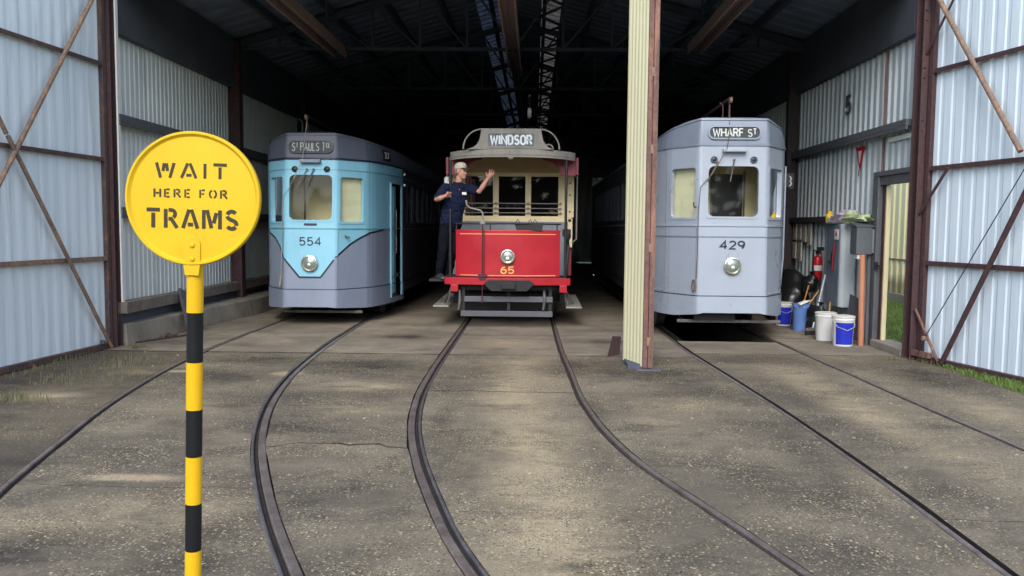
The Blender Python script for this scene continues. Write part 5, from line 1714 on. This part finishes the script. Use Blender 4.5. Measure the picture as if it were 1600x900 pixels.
def broom_head(c, mat):
    def f(t):
        MB().bar((c[0] - .12, c[1] - .06, c[2]), (c[0] + .10, c[1] + .05, c[2]), .05, .05).build('broom_block', 'timber', t, bevel=.006)
        m = MB()
        for k in range(12):
            x = c[0] - .11 + .2 * k / 11
            m.bar((x, c[1] - .05 + .1 * k / 11, c[2] - .02), (x - .01, c[1] - .06 + .1 * k / 11, .008), .025, .04, (0, 1, 0))
        m.build('bristles', mat, t)['kind'] = 'stuff'
    return f
stick('broom', 'pale blue handled broom leaning towards the grey cabinet', (4.39, 12.92, .10), (4.66, 13.22, .93), .014, 'handle_blue', 'broom', broom_head((4.38, 12.90, .09), 'black'))
stick('broom', 'tan handled broom standing behind the plain white bucket', (4.55, 12.75, .10), (4.66, 12.95, .52), .014, 'handle_tan', 'broom', broom_head((4.55, 12.74, .09), 'black'))
def lump(c, rx, ry, rz, seed, amp=.16, n=26, m=16, flat=True):
    q = random.Random(seed)
    ph = [(q.uniform(2, 7), q.uniform(2, 7), q.uniform(2, 7), q.uniform(0, 6)) for _ in range(7)]
    def fn(p):
        u = Vector((p.x / rx, p.y / ry, p.z / rz))
        k = 1 + amp * sum(math.sin(a * u.x + b * u.y + c_ * u.z + d) for a, b, c_, d in ph) / 2.4
        p = p * k
        if flat:
            p.z = max(p.z, -rz * .8)
        return p
    return MB().ball(c, rx, ry, rz, n, m, fn)
for lab, c, r_, sd in (('slumped black plastic sack by the foot of the blue handled broom', (4.52, 13.05, .20), (.16, .15, .25), 4), ('heap of black plastic sacks against the wall behind the buckets', (4.55, 14.6, .38), (.30, .45, .47), 8),
                       ('small dark sack lying on top of the black heap', (4.66, 13.95, .72), (.11, .14, .15), 15)):
    s = thing('black_sack', lab, 'sack', (c[0], c[1], 0), 'black sacks by the wall')
    lump(c, *r_, sd, .2).build('sack_body', 'black_bag', s, smooth=60)
    MB().lathe([(.03, 0), (.02, .05), (.05, .09), (.01, .1)], (c[0] + .02, c[1], c[2] + r_[2] * .86), (.1, -.1, 1), 9).build('sack_neck', 'black_bag', s)
# electrical cabinet
cb = thing('electric_cabinet', 'tall blue grey cabinet with pale rounded side hung on the right wall', 'cabinet', (4.78, 12.9, .43))
o = MB().loft([[(x, y, z) for x, y in [(4.67 + .04, 12.60), (4.90, 12.60), (4.90, 13.22), (4.67 + .0, 13.22), (4.67, 12.64)]] for z in (.46, 1.75)])
o.build('case', 'cabinet_side', cb, bevel=.02)
MB().box(4.655, 4.668, 12.66, 13.20, .49, 1.73).build('cabinet_door', 'cabinet', cb, bevel=.004)
MB().box(4.646, 4.6545, 12.70, 12.84, 1.50, 1.66).build('warning_label', 'white', cb)
m = MB().prism([(-.045, -.04), (.045, -.04), (0, .045)], lambda a, b, o_: (4.6455 - o_, 12.77 - a, 1.60 + b), 0, .002); m.build('warning_mark', 'extinguisher', cb)
MB().box(4.63, 4.6545, 12.86, 12.92, 1.10, 1.30).lathe([(.02, 0), (.02, .03)], (4.64, 12.98, 1.15), (-1, 0, 0), 10).build('cabinet_handle', 'black', cb)
MB().tube([(4.64, 12.80, 1.45), (4.63, 12.83, 1.2), (4.64, 12.86, 1.02)], .02, 8).build('red_lever', 'maroon_pt', cb, smooth=50)
mbx = thing('meter_box', 'charcoal meter box standing on an orange conduit by the doorway', 'meter box', (4.70, 11.85, 0))
MB().box(4.575, 4.80, 11.78, 12.02, 1.30, 1.70).build('case', 'box_grey', mbx, bevel=.012)
MB().add([(4.56, 11.765, 1.695), (4.815, 11.765, 1.695), (4.815, 12.03, 1.74), (4.56, 12.03, 1.74), (4.56, 11.765, 1.71), (4.815, 11.765, 1.71), (4.815, 12.03, 1.765), (4.56, 12.03, 1.765)], [(0, 3, 2, 1), (4, 5, 6, 7), (0, 1, 5, 4), (1, 2, 6, 5), (2, 3, 7, 6), (3, 0, 4, 7)]).build('rain_hood', 'box_grey', mbx)
MB().box(4.801, 4.87, 11.80, 12.0, 1.32, 1.66).build('side_box', 'grey_pnl', mbx, bevel=.01)
MB().lathe([(.012, 0), (.012, .01)], (4.70, 11.78, 1.54), (0, -1, 0), 10).build('lock', 'grey_steel', mbx)
MB().box(4.60, 4.66, 11.80, 11.98, 1.24, 1.298).build('gland_plate', 'cabinet_side', mbx)
MB().tube([(4.675, 11.74, .0), (4.672, 11.80, 1.30)], .040, 14).build('conduit', 'conduit', mbx, smooth=50)
MB().tube([(4.80, 11.86, .0), (4.80, 11.88, 1.30)], .03, 12).build('grey_pipe', 'grey_frame', mbx, smooth=50)
pn = thing('steel_offcut', 'dark steel plate leaning behind the orange conduit under the cabinet', 'steel plate', (4.80, 12.25, 0))
MB().add([(4.62, 12.2, .01), (4.86, 12.35, .01), (4.89, 12.40, .62), (4.70, 12.25, .70), (4.62, 12.22, .01), (4.86, 12.37, .01), (4.89, 12.42, .62), (4.70, 12.27, .70)], [(0, 1, 2, 3), (7, 6, 5, 4), (0, 4, 5, 1), (1, 5, 6, 2), (2, 6, 7, 3), (3, 7, 4, 0)]).build('plate', 'grey_frame', pn)
# rags and a tub on top
rags = [('rag_lilac', 'crumpled lilac rag in the middle of the pile on the cabinet', (4.72, 12.70, 1.83), (.11, .15, .09)), ('rag_green', 'pale green rag drooping at the front of the pile', (4.74, 12.42, 1.80), (.12, .12, .08)),
        ('rag_white', 'grey white rag at the left end of the pile', (4.68, 12.98, 1.80), (.09, .12, .07)), ('rag_white', 'grey white rag highest in the pile above the green one', (4.78, 12.52, 1.89), (.10, .12, .06)),
        ('rag_green', 'pale green rag lying over the hood of the charcoal meter box', (4.74, 11.96, 1.81), (.10, .12, .055))]
for i, (mt, lab, c, r_) in enumerate(rags):
    o = lump(c, *r_, 30 + i, .34, 22, 14).build('rag', mt, None, smooth=40)
    tag(o, lab, 'rag', 'rags piled on the cabinet')
tb = thing('yellow_tub', 'small yellow tub at the left of the rag pile', 'tub', (4.66, 13.10, 1.75))
MB().lathe([(.05, 1.752), (.06, 1.76), (.062, 1.88), (.03, 1.91)], (4.66, 13.12, 0), (0, 0, 1), 16).build('tub_body', 'tub_yellow', tb, smooth=35)
MB().lathe([(.032, 1.911), (.032, 1.94)], (4.66, 13.12, 0), (0, 0, 1), 12).build('cap', 'tub_yellow', tb)
# extinguisher
fx = thing('fire_extinguisher', 'red fire extinguisher with white label hung on the right wall', 'extinguisher', (4.80, 14.0, .82))
MB().lathe([(.07, .82), (.078, .84), (.078, 1.13), (.06, 1.19), (.025, 1.215), (.025, 1.24)], (4.80, 14.0, 0), (0, 0, 1), 20).build('cylinder', 'extinguisher', fx, smooth=35)
m = MB(); m.loft([[(4.80 + .0795 * math.cos(R(a)), 14.0 + .0795 * math.sin(R(a)), z) for z in (.96, 1.05)] for a in range(-170, -29, 14)], closed=False, cap=False); m.build('label', 'white', fx, smooth=60)
MB().box(4.77, 4.83, 13.95, 14.03, 1.241, 1.30).tube([(4.78, 13.96, 1.27), (4.70, 13.92, 1.32), (4.69, 13.91, 1.1), (4.70, 13.92, .95)], .014, 8).box(4.76, 4.87, 13.9, 13.94, 1.30, 1.36).build('valve_and_hose', 'black', fx)
# card rack
rk = thing('card_rack', 'wall rack with two rows of yellowed cards behind the silver tram', 'card rack', (4.90, 15.0, 1.3))
MB().box(4.865, 4.885, 14.45, 15.55, 1.745, 1.775).box(4.865, 4.885, 14.95, 15.55, 1.40, 1.43).build('rail', 'timber', rk)
for i, (y, z0, z1) in enumerate([(15.42, 1.46, 1.76), (15.15, 1.46, 1.76), (14.88, 1.43, 1.76), (14.6, 1.38, 1.77), (15.42, 1.12, 1.42), (15.1, 1.08, 1.42)]):
    MB().box(4.838, 4.864, y - .085, y + .085, z0, z1).build('card', 'card', rk, bevel=.004)
# rusty guard angle behind the centre post
ga = thing('rail_stop', 'short rusty steel plate standing on edge behind the cream centre post', 'rail stop', (.99, 10.45, 0))
MB().add([(.95, 10.40, .0), (1.12, 10.55, .0), (1.14, 10.60, .24), (1.02, 10.48, .26), (.95, 10.43, 0), (1.12, 10.58, 0), (1.14, 10.63, .24), (1.02, 10.51, .26)], [(0, 1, 2, 3), (7, 6, 5, 4), (0, 4, 5, 1), (1, 5, 6, 2), (2, 6, 7, 3), (3, 7, 4, 0)]).build('plate', 'rust_post', ga)

# ================================================================== LEFT WALL THINGS
pk = thing('steel_channel', 'grey steel channel leaning on the bottom rail of the left wall', 'steel channel', (-5.05, 12.0, 0))
a0, a1 = Vector((-5.03, 12.02, .02)), Vector((-5.40, 12.55, .60))
m = MB().bar(a0, a1, .27, .012, (.6, .1, .6)).build('web', 'grey_steel', pk, bevel=.003)
d = (a1 - a0).normalized(); u = Vector((.6, .1, .6)); sd_v = d.cross(u).normalized(); nn_ = sd_v.cross(d).normalized()
for s in (-1, 1):
    MB().bar(a0 + sd_v * .135 * s + nn_ * -.02, a1 + sd_v * .135 * s + nn_ * -.02, .012, .05, nn_).build('flange', 'grey_steel', pk)
for s in (-.06, .06):
    MB().lathe([(.014, .0), (.014, .01)], a0 + d * .06 + sd_v * s + nn_ * .006, nn_, 8).build('bolt_head', 'black', pk)
for i, (x, y, sz) in enumerate(((-5.27, 11.62, .05), (-5.22, 11.74, .035), (-5.33, 11.52, .03))):
    o = lump((x, y, sz * .7), sz, sz * .8, sz, 70 + i, .2, 10, 7).build('loose_stone', 'rust_post', None, smooth=30)
    tag(o, ['larger brown lump of scrap at the foot of the left concrete kerb', 'small brown lump beside the larger one nearest the leaning channel', 'smallest brown lump at the kerb nearest the open door'][i], 'scrap', 'scrap at the kerb')
drain = MB().box(-5.56, -4.95, 11.02, 11.0 + .05, .004, .02)
mb = MB().loft([[(-5.5, 10.95, .008), (-5.5, 11.02, .008), (-5.5, 11.02, .03), (-5.5, 10.95, .03)], [(-5.02, 12.0, .008), (-5.02, 12.07, .008), (-5.02, 12.07, .03), (-5.02, 12.0, .03)]])
tag(mb.build('floor_edging', 'rust_post'), 'rusty edging strip along the foot of the left concrete kerb', 'edging strip')

# ================================================================== BEYOND THE DOORWAY, GRASS AND WEEDS
nb = thing('yellow_building', 'pale yellow corrugated building seen through the side doorway', 'building', (8.3, 20, 0))
k = 0
y = 13.0
while y < 27:
    sheet(MB(), (8.3, y), (8.3, y + .9), .22, 3.4, (-1, 0), .30, .03).build('cladding_sheet', 'yellow_wall', nb)
    y += .9
MB().box(8.34, 12.5, 13.0, 27.0, .0, 3.35).build('building_core', 'yellow_wall', nb)
MB().box(8.265, 8.30, 13.0, 27.0, .98, 1.01).build('rust_line', 'rust_brace', nb)
MB().box(8.2, 8.33, 12.9, 27.1, 0, .22).build('plinth', 'curb', nb)
MB().add([(8.25, 12.7, 3.35), (8.25, 27.3, 3.35), (12.9, 27.3, 3.6), (12.9, 12.7, 3.6), (8.25, 12.7, 3.40), (8.25, 27.3, 3.40), (12.9, 27.3, 3.65), (12.9, 12.7, 3.65)], [(0, 1, 2, 3), (7, 6, 5, 4), (0, 4, 5, 1), (1, 5, 6, 2), (2, 6, 7, 3), (3, 7, 4, 0)]).build('roof', 'yellow_wall', nb)

def blades(region, n, h, w, seed, density=None):
    q = random.Random(seed)
    vs, fs = [], []
    while len(fs) < n:
        x, y = region(q)
        if density and q.random() > density(x, y):
            if q.random() < .02:
                n -= 1
            continue
        a = q.uniform(0, 6.28); hh = h * q.uniform(.4, 1.25); lean = q.uniform(.1, .7) * hh
        dx, dy = math.cos(a) * w, math.sin(a) * w
        lx_, ly_ = math.cos(a + 1.57) * lean, math.sin(a + 1.57) * lean
        o = len(vs); z = -.05
        vs += [(x - dx, y - dy, z), (x + dx, y + dy, z), (x + lx_ * .4 + dx * .6, y + ly_ * .4 + dy * .6, z + .05 + hh * .6), (x + lx_, y + ly_, z + .05 + hh)]
        fs += [(o, o + 1, o + 2), (o, o + 2, o + 3)]
    return MB().add(vs, fs)
def clump(x, y, s=1.3):
    return .5 + .5 * math.sin(x * 3.1 * s + 1) * math.sin(y * 2.3 * s) + .3 * math.sin(x * 9 + y * 7)
def reg_r(q):
    y = q.uniform(3.5, 10.5)
    x0 = 4.93 + max(0, (9.2 - y)) * .03
    return x0 + abs(q.gauss(0, .55)) * (1 if y > 8 else 1.6), y
o = blades(reg_r, 26000, .055, .004, 5).build('grass', 'grass'); o['kind'] = 'stuff'
def reg_d(q):
    return q.uniform(5.12, 8.2), q.uniform(10.9, 22)
o = blades(reg_d, 26000, .085, .006, 6).build('grass', 'grass'); o['kind'] = 'stuff'
patches = [(-4.85, 7.4, .38, .22, 700), (-4.3, 8.6, .5, .3, 260), (-4.95, 8.4, .35, .5, 380), (-4.9, 9.7, .35, .28, 340), (-5.3, 6.6, .3, .4, 300), (-5.25, 10.65, .14, .10, 260), (-4.55, 9.3, .4, .25, 300), (4.55, 10.45, .18, .06, 160), (4.9, 10.25, .15, .2, 300), (-5.55, 9.2, .12, .8, 320), (1.42, 9.45, .05, .05, 20)]
m = MB()
for i, (x, y, rx, ry, n) in enumerate(patches):
    b = blades(lambda q: (q.gauss(x, rx * .5), q.gauss(y, ry * .5)), int(n * .6), .015, .003, 90 + i)
    m.add([(a, b_, c + .052) for a, b_, c in b.v], b.f)
o = m.build('weeds', 'weed'); o['kind'] = 'stuff'
q = random.Random(3)
m = MB()
for k in range(420):                                   # stray pebbles and crumbs of concrete lying loose on the yard
    x, y = q.uniform(-5.5, 4.9), q.uniform(3.6, 10.6)
    if any(abs(RS[kk](y) - x) < .1 for kk in RS):
        continue
    r_ = q.choice([.005, .006, .007, .009, .012])
    m.ball((x, y, r_ * .4), r_ * q.uniform(.8, 1.5), r_, r_ * .7, 6, 4)
o = m.build('gravel', 'curb'); o['kind'] = 'stuff'

# ================================================================== WOOD ACROSS THE YARD, MIRRORED IN THE TRAM WINDOWS
q = random.Random(21)
vs, fs = [], []
for k in range(9000):
    x = q.uniform(-55, 55)
    hgt = 7.0 + 1.6 * math.sin(x * .31) + 1.2 * math.sin(x * .83 + 1) + 8 * math.exp(-((x - 12) / 7) ** 2)
    z = hgt * q.random() ** .8
    y = -30 + q.gauss(0, 2.0) + 2 * math.sin(x * .2)
    r_ = q.uniform(.35, .9)
    a, b_ = Vector((q.gauss(0, 1), q.gauss(0, 1), q.gauss(0, 1))).normalized(), Vector((q.gauss(0, 1), q.gauss(0, 1), q.gauss(0, 1)))
    b_ = (b_ - a * b_.dot(a)).normalized()
    c = Vector((x, y, z)); o = len(vs)
    vs += [c - a * r_, c + b_ * r_ * .6, c + a * r_, c - b_ * r_ * .6]
    fs.append((o, o + 1, o + 2, o + 3))
o = MB().add(vs, fs).build('treeline', 'foliage'); o['kind'] = 'stuff'

# ================================================================== THE MAN ON THE STEP
def capsule_chain(mb, pts, n=14):
    """pts: (x, y, z, r); tapered limb with rounded ends"""
    P = [Vector(p[:3]) for p in pts]; r_ = [p[3] for p in pts]
    d0 = (P[1] - P[0]).normalized(); d1 = (P[-1] - P[-2]).normalized()
    pp = [P[0] - d0 * r_[0] * .9, P[0] - d0 * r_[0] * .55] + P + [P[-1] + d1 * r_[-1] * .55, P[-1] + d1 * r_[-1] * .9]
    rr = [r_[0] * .35, r_[0] * .8] + r_ + [r_[-1] * .8, r_[-1] * .35]
    return mb.tube(pp, rr, n)
def ell_loft(mb, secs, n=20):
    """secs: (x, y, z, half width, half depth, facing angle)"""
    rings = []
    for x, y, z, a, b, ph in secs:
        c_, s_ = math.cos(ph), math.sin(ph)
        ring = []
        for k in range(n):
            t = 2 * math.pi * k / n
            ca, sa = math.cos(t), math.sin(t)
            u, v = a * abs(ca) ** .85 * (1 if ca > 0 else -1), b * abs(sa) ** .85 * (1 if sa > 0 else -1)
            ring.append((x + u * c_ - v * s_, y + u * s_ + v * c_, z))
        rings.append(ring)
    return mb.loft(rings)
def remeshed(mb, name, mat, parent, voxel, smooth_n, folds=None):
    o = mb.build(name, mat, parent)
    r_ = o.modifiers.new('remesh', 'REMESH'); r_.mode = 'VOXEL'; r_.voxel_size = voxel; r_.use_smooth_shade = True
    if smooth_n:
        s = o.modifiers.new('smooth', 'SMOOTH'); s.factor = .5; s.iterations = smooth_n
    bpy.context.view_layer.update()
    dg = bpy.context.evaluated_depsgraph_get()
    me = bpy.data.meshes.new_from_object(o.evaluated_get(dg))
    o.modifiers.clear()
    old = o.data
    o.data = me
    bpy.data.meshes.remove(old)
    me.polygons.foreach_set('use_smooth', [True] * len(me.polygons))
    if folds:
        amp, sx, sz = folds
        nrm = [v.normal.copy() for v in me.vertices]
        for v, n_ in zip(me.vertices, nrm):
            q_ = Vector((v.co.x * sx, v.co.y * sx, v.co.z * sz))
            k = noise.noise(q_) + .5 * noise.noise(q_ * 2.3 + Vector((3, 1, 7)))
            v.co += n_ * amp * (1 - 2 * abs(k))
    return o

man = thing('person', 'man in khaki cap and navy polo on the red tram step raising one hand', 'person', (-1.50, 13.45, .80))
PH = R(28)                                               # shoulders turned towards the tram
shR, shL = Vector((-1.435, 13.32, 2.285)), Vector((-1.135, 13.50, 2.27))
elR, wrR = Vector((-1.575, 13.17, 2.075)), Vector((-1.425, 13.085, 2.135))
elL, wrL = Vector((-.895, 13.36, 2.225)), Vector((-.765, 13.30, 2.42))
pel = Vector((-1.375, 13.47, 1.70)); chest = Vector((-1.285, 13.42, 2.12)); neck = Vector((-1.255, 13.40, 2.36))
hipR, hipL = Vector((-1.45, 13.43, 1.68)), Vector((-1.31, 13.51, 1.68))
knR, knL = Vector((-1.50, 13.36, 1.27)), Vector((-1.335, 13.43, 1.28))
anR, anL = Vector((-1.56, 13.44, .885)), Vector((-1.405, 13.56, .885))
hd = Vector((-1.205, 13.375, 2.535)); HA = R(62)         # head turned further towards the tram
fw = Vector((math.sin(HA), -math.cos(HA), -.05)).normalized(); rt = Vector((-fw.y, fw.x, 0)).normalized() * -1; up = Vector((0, 0, 1))
b = MB()
ell_loft(b, [(pel.x, pel.y, 1.62, .13, .10, PH), (pel.x, pel.y, 1.72, .155, .115, PH), (pel.x + .02, pel.y - .01, 1.86, .15, .125, PH), (chest.x - .02, chest.y, 2.02, .155, .125, PH), (chest.x, chest.y, 2.16, .165, .12, PH), (chest.x + .012, chest.y, 2.25, .16, .095, PH), (neck.x, neck.y + .01, 2.315, .10, .07, PH), (neck.x + .005, neck.y, 2.35, .06, .058, PH)])
capsule_chain(b, [(neck.x, neck.y, 2.30, .06), (hd.x - .02, hd.y + .01, 2.45, .056)])
for sh_, el, wr in ((shR, elR, wrR), (shL, elL, wrL)):
    m1, m2 = sh_.lerp(el, .5), el.lerp(wr, .4)
    capsule_chain(b, [(*sh_, .056), (*m1, .050), (*el, .042), (*m2, .042), (*wr, .028)])
for hp, kn, an in ((hipR, knR, anR), (hipL, knL, anL)):
    capsule_chain(b, [(*hp, .085), (*hp.lerp(kn, .5), .075), (*kn, .056), (*kn.lerp(an, .4), .054), (*an, .038)])
    capsule_chain(b, [(an.x - .0, an.y + .02, .845, .028), (an.x + .05, an.y - .07, .83, .024)])
# head: skull, jaw, nose, brow, ears, lips
def hp(f, r_, u):
    return hd + fw * f + rt * r_ + up * u
def hball(f, r_, u, a, bb, c_, n=14, m=10):
    R3 = Matrix((fw, rt, up)).transposed()
    b.ball(hp(f, r_, u), a, bb, c_, n, m, lambda p: R3 @ p)
hball(-.005, 0, .045, .100, .078, .088, 20, 14)
hball(.020, 0, -.035, .078, .062, .085, 18, 12)
hball(.055, 0, -.088, .036, .036, .030)
hball(.098, 0, -.018, .020, .013, .020, 10, 8); hball(.090, 0, .006, .012, .010, .026, 10, 8)
hball(.080, 0, .034, .018, .055, .011, 12, 8)
hball(.086, 0, -.056, .010, .024, .006, 10, 6); hball(.083, 0, -.069, .010, .021, .006, 10, 6)
for s in (-1, 1):
    hball(.060, s * .036, -.018, .022, .020, .018, 10, 8)
    hball(-.012, s * .078, -.008, .020, .008, .031, 10, 8)
# raised left hand: palm with spread, bent fingers
pd = (Vector((-.705, 13.27, 2.505)) - wrL).normalized(); ps = Vector((.55, .35, -.35)); ps = (ps - pd * ps.dot(pd)).normalized(); pn_ = pd.cross(ps)
pc = wrL + pd * .055
b.ball(pc, .046, .02, .05, 14, 10, lambda p: ps * p.x + pn_ * p.y + pd * p.z)
capsule_chain(b, [(*wrL, .028), (*(wrL + pd * .03), .027)])
for k, (off, ln, spread, bend) in enumerate(((-.031, .070, -.34, .30), (-.011, .082, -.10, .15), (.010, .076, .14, .22), (.030, .060, .40, .5))):
    base = wrL + pd * .092 + ps * off
    dirn = (pd + ps * spread).normalized()
    mid = base + dirn * ln * .5 + pn_ * .012 * bend
    tip = base + dirn * ln + pn_ * .05 * bend
    capsule_chain(b, [(*base, .0100), (*mid, .0092), (*tip, .0078)], 10)
tb0 = wrL + pd * .030 - ps * .036
capsule_chain(b, [(*tb0, .013), (*(tb0 - ps * .030 + pd * .025), .0115), (*(tb0 - ps * .040 + pd * .060 + pn_ * .01), .0095)], 10)
# right hand closed round the canopy post
gp = Vector((RX - .935, RY0 + .10, 2.165)); gr = .022
hd_dir = (gp - wrR); hd_dir.z = 0; hd_dir.normalize()
kn_c = wrR + (gp - wrR) * .50 + Vector((-.01, -.02, 0))
b.ball(kn_c, .05, .026, .044, 14, 10, lambda p: hd_dir * p.x + Vector((-hd_dir.y, hd_dir.x, 0)) * p.y + up * p.z)
capsule_chain(b, [(*wrR, .028), (*kn_c, .03)])
sidev = Vector((-hd_dir.y, hd_dir.x, 0))
if sidev.y > 0:
    sidev = -sidev                                        # towards the camera
for k in range(4):
    z = 2.165 + .030 - k * .021
    rr = gr + .010
    arcp = []
    for a in (150, 95, 40, -15, -65):
        ca, sa = math.cos(R(a)), math.sin(R(a))
        arcp.append(Vector((gp.x, gp.y, z - .004 * k)) + sidev * (rr * sa) - hd_dir * (rr * ca) * -1 * -1)
    capsule_chain(b, [(*(kn_c + sidev * .012 + up * (z - 2.155)), .0105)] + [(*p, .0095) for p in arcp], 10)
th = [Vector((gp.x, gp.y, 2.21)) - sidev * (gr + .010) + hd_dir * d_ for d_ in (-.045, -.015, .012)]
capsule_chain(b, [(*(kn_c + up * .03), .013), (*th[0], .0115), (*th[1], .0105), (*th[2], .0095)], 10)
remeshed(b, 'body', 'skin', man, .0065, 2)
# shirt
s = MB()
ell_loft(s, [(pel.x + .005, pel.y, 1.70, .178, .135, PH), (pel.x + .012, pel.y - .005, 1.78, .182, .145, PH), (pel.x + .03, pel.y - .015, 1.90, .178, .152, PH), (chest.x - .015, chest.y, 2.03, .178, .145, PH), (chest.x, chest.y, 2.16, .186, .137, PH), (chest.x + .012, chest.y, 2.255, .178, .11, PH), (neck.x, neck.y + .01, 2.32, .115, .082, PH), (neck.x + .003, neck.y + .005, 2.345, .078, .068, PH)])
for sh_, el, f in ((shR, elR, .78), (shL, elL, .70)):
    e = sh_.lerp(el, f)
    capsule_chain(s, [(*sh_, .075), (*sh_.lerp(el, .35), .072), (*e, .070)])
remeshed(s, 'shirt', 'shirt', man, .009, 3, (.011, 7, 11))
c = MB()
cr = []
for r_, z in ((.078, 2.335), (.076, 2.375), (.068, 2.385), (.070, 2.34)):
    cr.append([(neck.x + r_ * math.cos(2 * math.pi * k / 20), neck.y + r_ * .92 * math.sin(2 * math.pi * k / 20), z + .018 * math.sin(2 * math.pi * k / 20 + .5)) for k in range(20)])
c.loft(cr, cap=False); c.build('collar', 'shirt', man, smooth=60)
fr_ = Vector((math.sin(PH), -math.cos(PH), 0)); sd2 = Vector((math.cos(PH), math.sin(PH), 0))
vneck = [(0, .0), (-.032, .105), (.032, .105)]
MB().prism(vneck, lambda a, bb, o_: Vector((chest.x + .012, chest.y, 2.235)) + sd2 * a + fr_ * (.108 - bb * .35 + o_) + up * bb, 0, .012).build('open_neck', 'skin', man)
MB().prism(rrect(.075, .042, .006, 3), lambda a, bb, o_: Vector((chest.x, chest.y, 2.185)) + sd2 * (.085 + a) + fr_ * (.142 + o_ - .1 * bb) + up * bb, 0, .006).build('name_badge', 'white', man)
# trousers
t = MB()
ell_loft(t, [(pel.x, pel.y, 1.58, .14, .115, PH), (pel.x, pel.y, 1.66, .175, .135, PH), (pel.x + .005, pel.y, 1.76, .172, .135, PH)])
for hp_, kn, an in ((hipR, knR, anR), (hipL, knL, anL)):
    capsule_chain(t, [(*hp_, .095), (*hp_.lerp(kn, .5), .085), (*kn, .070), (*kn.lerp(an, .5), .066), (an.x, an.y, .90, .060)])
remeshed(t, 'trousers', 'trousers', man, .010, 3, (.012, 12, 5))
for an in (anR, anL):
    m = MB()
    f2 = Vector((.52, -.85, 0)).normalized(); s2 = Vector((.85, .52, 0))
    secs = []
    for d_, w_, h_ in ((-.085, .034, .09), (-.045, .050, .105), (.04, .052, .098), (.11, .056, .072), (.165, .050, .05), (.20, .024, .03)):
        ctr = Vector((an.x, an.y, .797)) + f2 * d_
        secs.append([ctr + s2 * (w_ * math.cos(R(q_))) + up * (h_ * max(0, math.sin(R(q_))) if q_ <= 180 else 0) for q_ in range(0, 181, 20)])
    m.loft(secs, closed=True); m.build('shoe', 'shoe', man, smooth=60)
# cap with dark peak, hair below it
m = MB(); rings = []
for i, (r_, u) in enumerate(((.088, .050), (.090, .075), (.086, .105), (.070, .135), (.040, .152), (.006, .157))):
    rings.append([hp(-.006 + r_ * 1.18 * math.cos(2 * math.pi * k / 24), r_ * math.sin(2 * math.pi * k / 24), u - .018 * math.cos(2 * math.pi * k / 24) * -1 * (1 - i / 5)) for k in range(24)])
m.loft(rings); m.build('cap', 'cap', man, smooth=60)
m = MB(); ins, outs = [], []
for k in range(13):
    a = R(-62 + 124 * k / 12)
    ins.append(hp(-.006 + .100 * math.cos(a), .085 * math.sin(a), .062)); outs.append(hp(.085 + .095 * math.cos(a), .082 * math.sin(a), .052 - .012 * abs(math.sin(a))))
m.add(ins + outs + [p - up * .006 for p in ins] + [p - up * .006 for p in outs], [(k, k + 1, 14 + k, 13 + k) for k in range(12)] + [(26 + k, 39 + k, 40 + k, 27 + k) for k in range(12)] + [(13 + k, 14 + k, 40 + k, 39 + k) for k in range(12)])
m.build('cap_peak', 'cap_peak', man, smooth=60)
m = MB(); rings = []
for r_, u in ((.084, .055), (.086, .02), (.078, -.02), (.066, -.045)):
    rings.append([hp(-.012 + r_ * 1.15 * math.cos(R(a)), r_ * math.sin(R(a)), u) for a in range(105, 256, 15)])
m.loft(rings, closed=False, cap=False); m.build('hair', 'hair', man, smooth=60)
for s_ in (-1, 1):
    MB().ball(hp(.078, s_ * .032, .012), .008, .011, .008, 10, 8).build('eye', 'white', man, smooth=60)
    MB().ball(hp(.083, s_ * .032, .012), .004, .005, .005, 8, 6).build('iris', 'black', man, smooth=60)
